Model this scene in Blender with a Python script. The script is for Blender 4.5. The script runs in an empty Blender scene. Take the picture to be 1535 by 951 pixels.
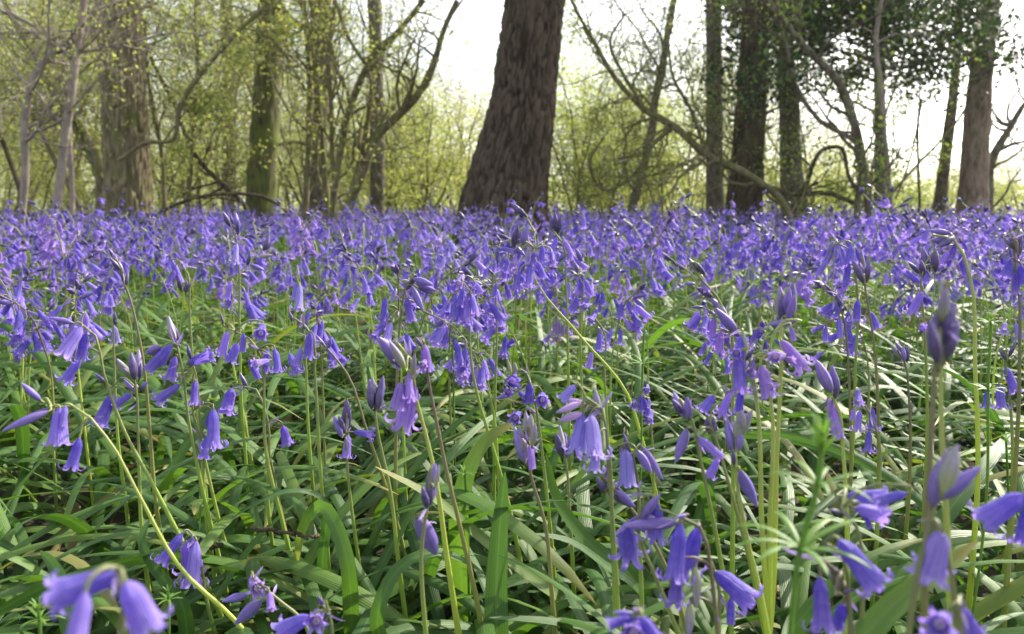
import bpy, math, random
import numpy as np
from mathutils import Vector, Matrix, Quaternion

rng = np.random.default_rng(11)
SC = bpy.context.scene
COL = SC.collection
R = math.radians

# ---------------------------------------------------------------- camera geometry
F, CX, CY = 1109.0, 767.5, 475.5        # focal length and centre in photograph pixels
HC, PITCH = 0.40, R(8.4)
cp, sp = math.cos(PITCH), math.sin(PITCH)

def P(px, py, d):
    """the point seen at a photograph pixel, at distance d ahead"""
    u, v = (px - CX) / F, (CY - py) / F
    y, z = cp + v * sp, -sp + v * cp
    return np.array([u / y * d, d, HC + z / y * d])

def px_of(p):
    x, y, z = p[0], p[1], p[2] - HC
    f, up = y * cp - z * sp, y * sp + z * cp
    return CX + x / f * F, CY - up / f * F

# ---------------------------------------------------------------- mesh helpers
class MB:
    """collects quads for ONE mesh"""
    def __init__(s):
        s.V, s.Q, s.I, s.M, s.n = [], [], [], [], 0
    def add(s, V, Q, info=None, mat=0):
        V = np.asarray(V, float).reshape(-1, 3); Q = np.asarray(Q, int).reshape(-1, 4)
        if info is None: info = np.zeros((len(V), 4))
        s.V.append(V); s.Q.append(Q + s.n); s.I.append(np.broadcast_to(info, (len(V), 4))); s.M.append(np.full(len(Q), mat)); s.n += len(V)
    def mesh(s, name, mats):
        V = np.concatenate(s.V); Q = np.concatenate(s.Q); I = np.concatenate(s.I); M = np.concatenate(s.M)
        me = bpy.data.meshes.new(name)
        me.vertices.add(len(V)); me.vertices.foreach_set('co', V.astype(np.float32).ravel())
        me.loops.add(4 * len(Q)); me.loops.foreach_set('vertex_index', Q.astype(np.int32).ravel())
        me.polygons.add(len(Q)); me.polygons.foreach_set('loop_start', np.arange(0, 4 * len(Q), 4, dtype=np.int32))
        me.polygons.foreach_set('material_index', M.astype(np.int32))
        me.update(calc_edges=True)
        me.polygons.foreach_set('use_smooth', np.ones(len(Q), bool))
        a = me.attributes.new('info', 'FLOAT_COLOR', 'POINT'); a.data.foreach_set('color', I.astype(np.float32).ravel())
        for m in (mats if isinstance(mats, (list, tuple)) else [mats]): me.materials.append(m)
        return me
    def build(s, name, mats, parent=None, loc=None):
        return link(name, s.mesh(name, mats), parent, loc)

def link(name, me, parent=None, loc=None):
    o = bpy.data.objects.new(name, me); COL.objects.link(o)
    if parent: o.parent = parent
    if loc is not None: o.location = loc
    return o

def tag(o, label=None, cat=None, group=None, kind=None):
    for k, v in (('label', label), ('category', cat), ('group', group), ('kind', kind)):
        if v: o[k] = v
    return o

def empty(name, loc, label, cat, group=None):
    o = bpy.data.objects.new(name, None); COL.objects.link(o)
    o.location = loc; o.empty_display_size = 0.05
    return tag(o, label, cat, group)

def grid_q(n, k, wrap):
    i = np.arange(n - 1)[:, None]; j = np.arange(k if wrap else k - 1)[None, :]
    j2 = (j + 1) % k if wrap else j + 1
    return np.stack([i * k + j, i * k + j2, (i + 1) * k + j2, (i + 1) * k + j], -1).reshape(-1, 4)

def smooth(pts, n):
    """Catmull-Rom through pts (any width), n samples"""
    p = np.asarray(pts, float)
    if len(p) == 2: return p[0] + (p[1] - p[0]) * np.linspace(0, 1, n)[:, None]
    seg = np.maximum(np.linalg.norm(np.diff(p[:, :3], axis=0), axis=1), 1e-9); cum = np.concatenate([[0], np.cumsum(seg)])
    m = np.empty_like(p); dv = np.diff(p, axis=0) / seg[:, None]; m[0], m[-1] = dv[0], dv[-1]
    m[1:-1] = (dv[:-1] * seg[1:, None] + dv[1:] * seg[:-1, None]) / (seg[1:] + seg[:-1])[:, None]
    s = np.linspace(0, cum[-1], n); i = np.clip(np.searchsorted(cum, s, 'right') - 1, 0, len(p) - 2)
    h = seg[i][:, None]; t = ((s - cum[i]) / seg[i])[:, None]
    return (2 * t ** 3 - 3 * t ** 2 + 1) * p[i] + (t ** 3 - 2 * t ** 2 + t) * h * m[i] + (3 * t ** 2 - 2 * t ** 3) * p[i + 1] + (t ** 3 - t ** 2) * h * m[i + 1]

def frames(p):
    T = np.gradient(p, axis=0); T /= np.maximum(np.linalg.norm(T, axis=1)[:, None], 1e-12)
    ref = np.array([0.0, 1, 0]) if abs(T[0][1]) < 0.9 else np.array([1.0, 0, 0])
    N = np.empty_like(p); v = ref
    for i in range(len(p)):
        v = v - T[i] * np.dot(v, T[i]); v = v / max(np.linalg.norm(v), 1e-9); N[i] = v
    return T, N, np.cross(T, N)

def tube(mb, p, r, k=6, rnd=0.0, mat=0, t0=0.0, t1=1.0):
    p = np.asarray(p, float); n = len(p); r = np.broadcast_to(r, (n,))
    T, N, B = frames(p); a = np.arange(k) * 2 * np.pi / k
    V = p[:, None] + r[:, None, None] * (np.cos(a)[None, :, None] * N[:, None] + np.sin(a)[None, :, None] * B[:, None])
    info = np.zeros((n, k, 4)); info[..., 0] = rnd; info[..., 1] = np.linspace(t0, t1, n)[:, None]
    mb.add(V, grid_q(n, k, True), info.reshape(-1, 4), mat)

# ---------------------------------------------------------------- numpy noise
def _h(i, j, k):
    n = (i * 374761393 + j * 668265263 + k * 2147483647) & 0xffffffff
    n = ((n ^ (n >> 13)) * 1274126177) & 0xffffffff
    return ((n ^ (n >> 16)) & 0xffff) / 65535.0
def noise3(p):
    p = np.asarray(p); i = np.floor(p).astype(np.int64); f = p - i; f = f * f * (3 - 2 * f)
    o = 0
    for a in (0, 1):
        for b in (0, 1):
            for c in (0, 1):
                w = (f[..., 0] if a else 1 - f[..., 0]) * (f[..., 1] if b else 1 - f[..., 1]) * (f[..., 2] if c else 1 - f[..., 2])
                o = o + w * _h(i[..., 0] + a, i[..., 1] + b, i[..., 2] + c)
    return o * 2 - 1
def worley(u, v, nu, seed):
    """edge distance (F2-F1) of a jittered cell pattern, periodic in u with nu cells"""
    iu, iv = np.floor(u).astype(np.int64), np.floor(v).astype(np.int64)
    f1 = np.full(u.shape, 9.0); f2 = np.full(u.shape, 9.0); ident = np.zeros(u.shape)
    for a in (-1, 0, 1):
        for b in (-1, 0, 1):
            ci, cj = iu + a, iv + b
            hx, hy = _h(ci % nu, cj, np.full_like(ci, seed)), _h(ci % nu, cj, np.full_like(ci, seed + 7))
            d = np.hypot(ci + hx - u, cj + hy - v)
            lt = d < f1
            f2 = np.where(lt, f1, np.minimum(f2, d)); ident = np.where(lt, hx, ident); f1 = np.where(lt, d, f1)
    return f2 - f1, ident

# ---------------------------------------------------------------- materials
def newmat(name):
    m = bpy.data.materials.new(name); m.use_nodes = True
    nt = m.node_tree; nt.nodes.clear()
    return m, nt
class NT:
    def __init__(s, nt): s.t = nt
    def n(s, typ, **kw):
        x = s.t.nodes.new(typ)
        for k, v in kw.items():
            if k[0] == 'i' and k[1:].isdigit(): s.set(x.inputs[int(k[1:])], v)
            elif k.startswith('in_'): s.set(x.inputs[k[3:].replace('_', ' ')], v)
            else: setattr(x, k, v)
        return x
    def set(s, sock, v):
        if isinstance(v, bpy.types.NodeSocket): s.t.links.new(v, sock)
        else: sock.default_value = v
    def math(s, op, a, b=0.0, clamp=False):
        x = s.n('ShaderNodeMath', operation=op, use_clamp=clamp); s.set(x.inputs[0], a); s.set(x.inputs[1], b); return x.outputs[0]
    def mix(s, f, a, b, mode='MIX'):
        x = s.n('ShaderNodeMix', data_type='RGBA', blend_type=mode); s.set(x.inputs[0], f); s.set(x.inputs[6], a); s.set(x.inputs[7], b); return x.outputs[2]
    def ramp(s, f, stops):
        x = s.n('ShaderNodeValToRGB'); s.set(x.inputs[0], f); e = x.color_ramp.elements
        while len(e) > 1: e.remove(e[-1])
        e[0].position, e[0].color = stops[0][0], stops[0][1]
        for p_, c_ in stops[1:]:
            q = e.new(p_); q.color = c_
        return x.outputs[0]
    def noise(s, vec, scale, detail=4.0, rough=0.6):
        x = s.n('ShaderNodeTexNoise'); s.set(x.inputs['Vector'], vec) if vec is not None else None
        x.inputs['Scale'].default_value = scale; x.inputs['Detail'].default_value = detail; x.inputs['Roughness'].default_value = rough
        return x.outputs[0]
    def info(s):
        a = s.n('ShaderNodeAttribute', attribute_name='info'); sep = s.n('ShaderNodeSeparateColor'); s.t.links.new(a.outputs[0], sep.inputs[0])
        ob = s.n('ShaderNodeObjectInfo')
        rnd = s.math('FRACT', s.math('ADD', sep.outputs[0], ob.outputs['Random']))
        return rnd, sep.outputs[1], sep.outputs[2]
    def out(s, shader):
        o = s.n('ShaderNodeOutputMaterial'); s.t.links.new(shader, o.inputs[0])
C = lambda r, g, b: (r, g, b, 1.0)

def thin(name, colour, trans, tmix, rough=0.5, spec=0.4, bump=None):  # bump(N) gives a normal
    """leaf or petal: a surface that also lets light through. colour(N) and trans(N, colour) give sockets"""
    m, nt = newmat(name); N = NT(nt)
    col = colour(N); tc = trans(N, col)
    b = N.n('ShaderNodeBsdfPrincipled'); N.set(b.inputs['Base Color'], col); N.set(b.inputs['Roughness'], rough); b.inputs['Specular IOR Level'].default_value = spec
    if bump: N.set(b.inputs['Normal'], bump(N))
    t = N.n('ShaderNodeBsdfTranslucent'); N.set(t.inputs[0], tc)
    x = N.n('ShaderNodeMixShader'); x.inputs[0].default_value = tmix
    nt.links.new(b.outputs[0], x.inputs[1]); nt.links.new(t.outputs[0], x.inputs[2]); N.out(x.outputs[0])
    return m

def petal_col(a, b, c, base=None):
    def f(N):
        rnd, t, s_ = N.info()
        col = N.ramp(rnd, [(0, a), (0.5, b), (1, c)])
        rib = N.math('MULTIPLY', N.math('POWER', N.math('SUBTRACT', 1.0, N.math('ABSOLUTE', s_)), 4.0), 0.75)
        tc = N.n('ShaderNodeTexCoord'); mot = N.noise(tc.outputs['Object'], 5.0, 4.0, .65)
        col = N.mix(N.ramp(mot, [(.42, C(0, 0, 0)), (.72, C(.32, .32, .32))]), col, C(.55, .46, .86))
        vn = N.n('ShaderNodeMath', operation='SINE'); N.set(vn.inputs[0], N.math('MULTIPLY', s_, 17.0))
        col = N.mix(N.math('MULTIPLY', N.math('ADD', vn.outputs[0], 1.0), 0.24), col, N.mix(1.0, col, C(.55, .5, .8), 'MULTIPLY'))
        col = N.mix(rib, col, N.mix(1.0, col, C(.48, .48, .80), 'MULTIPLY'))
        tipc = N.math('MULTIPLY', N.math('POWER', t, 2.4), 0.6)
        col = N.mix(tipc, col, C(0.52, 0.40, 0.88))
        if base: col = N.mix(N.math('POWER', N.math('SUBTRACT', 1.0, t), 3.0), col, base)
        return col
    return f
def petal_bump(N):
    rnd, t, s_ = N.info(); tc = N.n('ShaderNodeTexCoord')
    w = N.n('ShaderNodeMath', operation='SINE'); N.set(w.inputs[0], N.math('MULTIPLY', s_, 17.0))
    h = N.math('ADD', N.math('MULTIPLY', w.outputs[0], .35), N.noise(tc.outputs['Object'], 9.0, 3.0))
    b = N.n('ShaderNodeBump'); b.inputs['Strength'].default_value = 0.5; b.inputs['Distance'].default_value = 0.0008; N.set(b.inputs['Height'], h)
    return b.outputs[0]
bright = lambda k, tint=(1, 1, 1): (lambda N, col: N.mix(1.0, col, C(k * tint[0], k * tint[1], k * tint[2]), 'MULTIPLY'))

M = {}
M['petal'] = thin('bluebell_petal', petal_col(C(.175, .135, .56), C(.275, .215, .67), C(.47, .35, .77)), bright(1.15, (1.1, .9, 1.1)), 0.42, 0.55, 0.3, petal_bump)
M['petal_pale'] = thin('pale_petal', petal_col(C(.36, .33, .74), C(.40, .35, .74), C(.46, .36, .74)), bright(1.1), 0.42, 0.55, 0.25, petal_bump)
M['petal_mauve'] = thin('mauve_petal', petal_col(C(.38, .235, .66), C(.43, .26, .67), C(.48, .30, .70)), bright(1.15), 0.42, 0.55, 0.25, petal_bump)
M['petal_pink'] = thin('pink_petal', petal_col(C(.72, .52, .78), C(.76, .56, .8), C(.78, .6, .8)), bright(1.1), 0.42, 0.55, 0.25, petal_bump)
M['petal_deep'] = thin('deep_petal', petal_col(C(.14, .10, .52), C(.17, .12, .56), C(.21, .13, .55)), bright(1.2, (1.1, .9, 1.1)), 0.4, 0.55, 0.3, petal_bump)
M['bud'] = thin('violet_bud', petal_col(C(.19, .13, .52), C(.23, .15, .53), C(.30, .19, .55), C(.18, .14, .34)), bright(1.0), 0.2, 0.4, 0.4)
M['bud_dark'] = thin('dark_bud', petal_col(C(.055, .036, .16), C(.075, .046, .18), C(.11, .065, .20), C(.07, .06, .09)), bright(1.0), 0.12, 0.4, 0.4)
M['bud_green'] = thin('greenish_bud', petal_col(C(.34, .33, .28), C(.32, .27, .32), C(.30, .24, .38), C(.36, .42, .17)), bright(1.0), 0.2, 0.45, 0.35)
M['bract'] = thin('bract', petal_col(C(.20, .13, .38), C(.26, .18, .40), C(.30, .24, .36)), bright(1.1), 0.3, 0.45, 0.3)

def stalk_mat(name, low, mid, top):
    def f(N):
        rnd, t, s_ = N.info(); tc = N.n('ShaderNodeTexCoord')
        rnd = N.math('ADD', N.math('MULTIPLY', rnd, .5), N.math('MULTIPLY', N.noise(tc.outputs['Object'], 45.0, 4.0), .9))
        a = N.ramp(t, [(0.0, low), (0.55, mid), (0.85, top), (1.0, top)])
        return N.mix(N.math('MULTIPLY', rnd, 0.35), a, C(.24, .30, .05))
    return thin(name, f, bright(1.2, (1, 1.1, .6)), 0.25, 0.42, 0.4)
M['stalk'] = stalk_mat('green_stalk', C(.33, .47, .08), C(.31, .43, .08), C(.22, .22, .13))
M['stalk_brown'] = stalk_mat('brown_stalk', C(.30, .40, .08), C(.27, .25, .10), C(.19, .13, .14))
M['stalk_yellow'] = stalk_mat('yellow_stalk', C(.52, .60, .10), C(.50, .57, .10), C(.40, .42, .17))

def leaf_col(N):
    rnd, t, s_ = N.info()
    tc = N.n('ShaderNodeTexCoord')
    col = N.ramp(rnd, [(0, C(.028, .072, .019)), (.3, C(.044, .104, .021)), (.62, C(.062, .134, .025)), (.88, C(.085, .165, .026)), (.96, C(.13, .17, .04)), (1, C(.22, .20, .07))])
    vein = N.n('ShaderNodeMath', operation='SINE'); N.set(vein.inputs[0], N.math('MULTIPLY', s_, 26.0))
    col = N.mix(N.math('MULTIPLY', N.math('ADD', vein.outputs[0], 1.0), 0.10), col, C(.11, .20, .07))
    mid = N.math('MULTIPLY', N.math('POWER', N.math('SUBTRACT', 1.0, N.math('ABSOLUTE', s_)), 6.0), .35)
    col = N.mix(mid, col, C(.12, .22, .07))
    spots = N.noise(tc.outputs['Object'], 55.0, 3.0)
    col = N.mix(N.math('MULTIPLY', N.math('GREATER_THAN', spots, 0.72), 0.35), col, C(.20, .19, .08))
    return N.mix(N.math('MULTIPLY', N.math('POWER', t, 14.0), N.math('GREATER_THAN', rnd, .55)), col, C(.30, .24, .08))
def leaf_bump(N):
    rnd, t, s_ = N.info()
    w = N.n('ShaderNodeMath', operation='SINE'); N.set(w.inputs[0], N.math('MULTIPLY', s_, 26.0))
    tc = N.n('ShaderNodeTexCoord')
    h = N.math('ADD', N.math('MULTIPLY', w.outputs[0], 0.4), N.noise(tc.outputs['Object'], 90.0, 2.0))
    b = N.n('ShaderNodeBump'); b.inputs['Strength'].default_value = 0.25; b.inputs['Distance'].default_value = 0.0012; N.set(b.inputs['Height'], h)
    return b.outputs[0]
M['leaf'] = thin('bluebell_leaf', leaf_col, lambda N, c: N.mix(1.0, c, C(1.9, 2.0, .7), 'MULTIPLY'), 0.30, 0.45, 0.28, leaf_bump)

def simple_leaf(name, stops, tk, tmix=0.45, rough=0.5):
    def f(N):
        rnd, t, s_ = N.info(); return N.ramp(rnd, stops)
    return thin(name, f, lambda N, c: N.mix(1.0, c, C(*tk), 'MULTIPLY'), tmix, rough, 0.35)
M['spring'] = simple_leaf('spring_leaf', [(0, C(.18, .235, .065)), (.5, C(.26, .30, .09)), (1, C(.36, .36, .15))], (1.45, 1.45, .9), 0.58)
M['midgreen'] = simple_leaf('mid_leaf', [(0, C(.08, .14, .025)), (.5, C(.13, .20, .035)), (1, C(.21, .27, .05))], (1.6, 1.6, .8), 0.45)
M['bright'] = simple_leaf('bright_leaf', [(0, C(.26, .34, .08)), (.5, C(.34, .40, .11)), (1, C(.43, .45, .17))], (1.3, 1.3, .8), 0.6)
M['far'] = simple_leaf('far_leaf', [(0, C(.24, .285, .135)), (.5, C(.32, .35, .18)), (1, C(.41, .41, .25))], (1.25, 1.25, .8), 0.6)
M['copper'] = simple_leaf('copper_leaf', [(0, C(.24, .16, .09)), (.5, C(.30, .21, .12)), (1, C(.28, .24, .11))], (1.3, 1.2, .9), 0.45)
M['holly'] = simple_leaf('holly_leaf', [(0, C(.012, .028, .009)), (.6, C(.022, .045, .012)), (.8, C(.035, .07, .016)), (1, C(.13, .22, .035))], (1.8, 1.9, .6), 0.14, 0.62)
M['cleavers'] = simple_leaf('cleavers_leaf', [(0, C(.10, .21, .035)), (1, C(.15, .27, .05))], (1.4, 1.4, .7), 0.35)
M['dead'] = simple_leaf('dead_leaf', [(0, C(.16, .085, .04)), (.5, C(.22, .13, .07)), (1, C(.34, .24, .15))], (1.1, 1, .8), 0.15, 0.7)
M['stamen'] = simple_leaf('stamen', [(0, C(.75, .70, .55)), (1, C(.8, .76, .62))], (1, 1, 1), 0.1)

def bark(name, c0, c1, c2, moss=0.0, zs=0.2, scale=30.0, bump=0.02, plates=0.0, lich=C(.30, .30, .24)):
    m, nt = newmat(name); N = NT(nt)
    tc = N.n('ShaderNodeTexCoord'); mp = N.n('ShaderNodeMapping'); nt.links.new(tc.outputs['Object'], mp.inputs[0]); mp.inputs['Scale'].default_value = (1, 1, zs)
    v = mp.outputs[0]
    n1 = N.noise(v, scale, 6.0, 0.65); n2 = N.noise(tc.outputs['Object'], 3.0, 4.0)
    rnd, t, s_ = N.info()
    f = N.math('ADD', N.math('MULTIPLY', n1, 0.8), N.math('MULTIPLY', s_, plates))
    col = N.ramp(f, [(0.30, c0), (0.46, c1), (0.64, c2)])
    col = N.mix(N.ramp(n2, [(0.6, C(0, 0, 0)), (0.8, C(.35, .35, .35))]), col, lich)
    if moss:
        n3 = N.noise(tc.outputs['Object'], 5.0, 5.0)
        col = N.mix(N.ramp(n3, [(0.62 - .35 * moss, C(0, 0, 0)), (0.78 - .3 * moss, C(.8, .8, .8))]), col, C(.13, .16, .035))
    b = N.n('ShaderNodeBsdfPrincipled'); N.set(b.inputs['Base Color'], col); b.inputs['Roughness'].default_value = 0.9; b.inputs['Specular IOR Level'].default_value = 0.2
    bp = N.n('ShaderNodeBump'); bp.inputs['Strength'].default_value = 0.8; bp.inputs['Distance'].default_value = bump; N.set(bp.inputs['Height'], n1)
    nt.links.new(bp.outputs[0], b.inputs['Normal']); N.out(b.outputs[0])
    return m
M['pine_bark'] = bark('pine_bark', C(.015, .010, .007), C(.038, .027, .018), C(.100, .075, .054), 0, .22, 26, .014, 0.22, C(.08, .06, .045))
M['oak_bark'] = bark('oak_bark', C(.060, .050, .026), C(.155, .13, .075), C(.28, .235, .15), .18, .15, 35, .015, 0.2)
M['mossy_bark'] = bark('mossy_bark', C(.045, .042, .022), C(.11, .10, .055), C(.22, .20, .10), .65, .18, 30, .012, 0.2)
M['grey_bark'] = bark('grey_bark', C(.06, .05, .036), C(.14, .118, .088), C(.25, .215, .165), .2, .4, 25, .006)
M['hazel_bark'] = bark('hazel_bark', C(.09, .078, .045), C(.18, .155, .085), C(.30, .265, .16), .4, .4, 25, .004)
M['pale_bark'] = bark('pale_bark', C(.20, .165, .14), C(.30, .25, .22), C(.40, .34, .30), .15, .5, 22, .004)
M['dark_bark'] = bark('dark_bark', C(.030, .023, .015), C(.085, .065, .042), C(.18, .14, .095), .15, .2, 30, .01)
M['pink_bark'] = bark('pinkish_bark', C(.10, .07, .052), C(.21, .155, .12), C(.33, .255, .205), .08, .3, 25, .01, .2)

# ================================================================ BLUEBELLS
def bell_mesh(name, rb=0.165, flare=0.03, cr=0.085, curl=200, nt=13, ns=5, mouth=1.0):
    """one bell of unit length along +Z, six tepals fused into a ribbed tube, tips curled back"""
    mb = MB(); t = np.linspace(0, 1, nt); s = np.linspace(-1, 1, ns)
    for q in range(6):
        inner = 0.965 if q % 2 else 1.0
        k = np.clip(t / 0.66, 0, 1); zt = k * 0.84
        r = rb * (0.28 + 0.72 * np.sin(np.clip(k / 0.32, 0, 1) * np.pi / 2)) + flare * k ** 2
        a = np.clip((t - 0.66) / 0.34, 0, 1) * R(curl); c = cr * (1.25 - 0.45 * (a / max(R(curl), 1e-6)))
        rr = r + c * (1 - np.cos(a)); zz = zt + c * np.sin(a)
        hw = np.where(t < 0.5, r * R(33), 0)
        w0 = (rb + flare) * R(33)
        e = np.clip((t - 0.5) / 0.5, 0, 1)
        hw = np.where(t < 0.5, hw, w0 * mouth * (1 - e ** 1.9) * (1 - .12 * np.sin(e * np.pi)) + 0.004)
        ph = q * np.pi / 3 + s[None, :] * (hw / rr)[:, None]
        rib = 1 + 0.085 * (1 - s[None, :] ** 2) * np.ones_like(ph)
        rad = rr[:, None] * inner * rib
        V = np.stack([rad * np.cos(ph), rad * np.sin(ph), np.broadcast_to(zz[:, None], ph.shape)], -1)
        info = np.zeros((nt, ns, 4)); info[..., 1] = t[:, None]; info[..., 2] = np.abs(s)[None, :]
        mb.add(V, grid_q(nt, ns, False), info.reshape(-1, 4))
    return mb

def bud_mesh(name, fat=0.17, n=9, k=12, skew=0.0, sharp=1.0):
    mb = MB(); t = np.linspace(0, 1, n)
    r = fat * np.sin(np.pi * np.clip(0.06 + 0.92 * t ** 0.85, 0, 1)) ** (0.8 * sharp) + 0.006
    a = np.arange(k) * 2 * np.pi / k
    rib = 1 + 0.07 * np.cos(a * 6)
    V = np.stack([r[:, None] * rib * np.cos(a) + skew * (t ** 2)[:, None], r[:, None] * rib * np.sin(a), np.broadcast_to(t[:, None], (n, k))], -1)
    info = np.zeros((n, k, 4)); info[..., 1] = t[:, None] * 0.7; info[..., 2] = 0.5 - 0.5 * np.cos(a * 6)
    mb.add(V, grid_q(n, k, True), info.reshape(-1, 4))
    return mb

def bract_mesh(curve=0.3):
    mb = MB(); n = 7; t = np.linspace(0, 1, n); s = np.linspace(-1, 1, 3)
    w = 0.075 * np.sin(np.pi * np.clip(t * .93 + .05, 0, 1)) ** .8 + .004
    V = np.stack([s[None, :] * w[:, None], (curve * t ** 2)[:, None] + 0.03 * s[None, :] ** 2, np.broadcast_to(t[:, None], (n, 3))], -1)
    info = np.zeros((n, 3, 4)); info[..., 1] = t[:, None]; info[..., 2] = np.abs(s)
    mb.add(V, grid_q(n, 3, False), info.reshape(-1, 4)); return mb

def stamen_mesh():
    mb = MB()
    for q in range(6):
        a = q * np.pi / 3 + .3; d = np.array([np.cos(a), np.sin(a), 0])
        p = np.stack([d * .05 + [0, 0, .3], d * .07 + [0, 0, .62], d * .085 + [0, 0, .76], d * .085 + [0, 0, .86]])
        tube(mb, p, np.array([.008, .01, .034, .012]), 6)
    tube(mb, np.array([[0, 0, .2], [0, 0, .6], [0, 0, .8]]), np.array([.03, .014, .016]), 6)
    return mb

OPEN_PAR = [(.138, .035, .125, 205), (.126, .03, .115, 240), (.145, .04, .14, 190), (.14, .05, .13, 170), (.125, .04, .125, 225), (.15, .035, .14, 230)]
NARROW_PAR = [(.135, .005, .04, 80), (.125, .0, .05, 110)]
CONE_PAR = [(.185, .055, .12, 175), (.17, .07, .12, 150)]
def jmesh(mb, seed, amt=0.025):
    V = np.concatenate(mb.V); q = V * 2.3 + seed * 7.1
    d = np.stack([noise3(q), noise3(q + 31), noise3(q + 57) * .5], -1) * amt * np.clip(V[:, 2:3] * 2, 0, 1)
    out = MB(); out.add(V + d, np.concatenate(mb.Q), np.concatenate(mb.I)); return out
BELLS = {'o': [bell_mesh('flower', *p_) for p_ in OPEN_PAR], 'n': [bell_mesh('flower', *p_, nt=8) for p_ in NARROW_PAR], 'c': [bell_mesh('flower', *p_, nt=12, mouth=1.15) for p_ in CONE_PAR],
         'f': [bell_mesh('flower', .15, .07, .13, 150, nt=13, ns=5), bell_mesh('flower', .16, .08, .13, 125, nt=13, ns=5)]}
BELLS = {k: [jmesh(m, i + 3 * j) for j in range(2) for i, m in enumerate(v)] for k, v in BELLS.items()}
BUDS = [jmesh(bud_mesh('bud', .14), 1), jmesh(bud_mesh('bud', .125, skew=.06), 2), jmesh(bud_mesh('bud', .15, sharp=1.3), 3), jmesh(bud_mesh('bud', .115, skew=-.05), 4)]
_cache = {}
def shared(kind, idx, matname):
    key = (kind, idx, matname)
    if key not in _cache:
        src = BUDS if kind == 'b' else BELLS[kind]
        _cache[key] = src[idx].mesh('bud' if kind == 'b' else 'flower', M[matname])
    return _cache[key]
BRACT = [bract_mesh(c).mesh('bract', M['bract']) for c in (.15, .4, -.2)]
STAMEN = stamen_mesh().mesh('stamen_cluster', M['stamen'])

def rot_to(d, roll):
    d = Vector(d).normalized()
    return d.to_track_quat('Z', 'Y') @ Quaternion((0, 0, 1), roll)

def place(me, name, parent, base, pos, direction, length, roll=0.0, width=1.0):
    o = link(name, me, parent)
    o.location = np.asarray(pos) - base; o.rotation_mode = 'QUATERNION'; o.rotation_quaternion = rot_to(direction, roll)
    o.scale = (length * width, length * width, length)
    return o

def strap(mb, base, az, length, width, e0, bend, rnd, n=14, twist=0.0, keel=0.22, side=0.0, floor=0.012, pts=None, ns=5):
    """a strap-shaped bluebell leaf: keeled, arching, tapering to a hooded tip"""
    t = np.linspace(0, 1, n)
    if pts is None:
        e = e0 - bend * t ** 1.25; a = az + side * t ** 1.5
        d = np.stack([np.cos(e) * np.cos(a), np.cos(e) * np.sin(a), np.sin(e)], -1) * length / (n - 1)
        p = np.concatenate([[np.zeros(3)], np.cumsum(d[:-1], 0)]) + base
        p[:, 2] = np.where(p[:, 2] < floor, floor + 0.15 * (p[:, 2] - floor) * 0, p[:, 2])
    else: p = smooth(pts, n)
    T = np.gradient(p, axis=0); T /= np.maximum(np.linalg.norm(T, axis=1)[:, None], 1e-9)
    if pts is None: S = np.stack([-np.sin(np.full(n, az)), np.cos(np.full(n, az)), np.zeros(n)], -1)
    else: S = np.cross(T, np.array(side if not np.isscalar(side) else [0, -1, .35]))
    S = S - T * (S * T).sum(1)[:, None]; S /= np.linalg.norm(S, axis=1)[:, None]
    U = np.cross(S, T)
    tw = twist * t; S, U = S * np.cos(tw)[:, None] + U * np.sin(tw)[:, None], U * np.cos(tw)[:, None] - S * np.sin(tw)[:, None]
    w = width / 2 * np.clip(np.minimum(0.62 + 1.0 * t, 1.0), 0, 1) * np.sqrt(np.clip((1.0 - t ** 5), 0, 1)) * (1 - .25 * t ** 2); w[-1] = width * .03
    s = np.linspace(-1, 1, ns)
    V = p[:, None] + s[None, :, None] * (w[:, None] * S)[:, None] + (keel * (s ** 2)[None, :] * w[:, None])[..., None] * U[:, None]
    info = np.zeros((n, ns, 4)); info[..., 0] = rnd; info[..., 1] = t[:, None]; info[..., 2] = np.abs(s)[None]
    mb.add(V, grid_q(n, ns, False), info.reshape(-1, 4))
    return p

def leaf_parts(root, base, n, rg, near=False):
    for i in range(n):
        mb = MB(); az = rg.uniform(0, 2 * np.pi)
        e0 = rg.uniform(.75, 1.35); L = rg.uniform(.18, .34)
        strap(mb, np.array([0, 0, .0]) + rg.normal(0, .006, 3) * [1, 1, 0], az, L, rg.uniform(.008, .0135), e0, rg.uniform(1.1, 2.3), rg.random() * .95, 16, rg.normal(0, .35), rg.uniform(.1, .35), rg.normal(0, .5))
        mb.build('leaf', M['leaf'], root)

TINT = {'v': 'petal', 'p': 'petal_pale', 'm': 'petal_mauve', 'k': 'petal_deep', 'w': 'petal_pink'}

def pedicel(mb, a, b, dirb, r, rnd, away=None):
    """little curved flower stalk from a on the main stalk to the base b of a bell that points along dirb"""
    L = np.linalg.norm(b - a)
    m1 = a + (b - a) * .45 + np.array([0, 0, .28 * L]); m2 = b - np.asarray(dirb) * L * .18
    p = smooth([a, m1, m2, b], 7); tube(mb, p, np.linspace(r, r * .75, 7), 5, rnd, 0, .9, 1.0)

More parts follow.
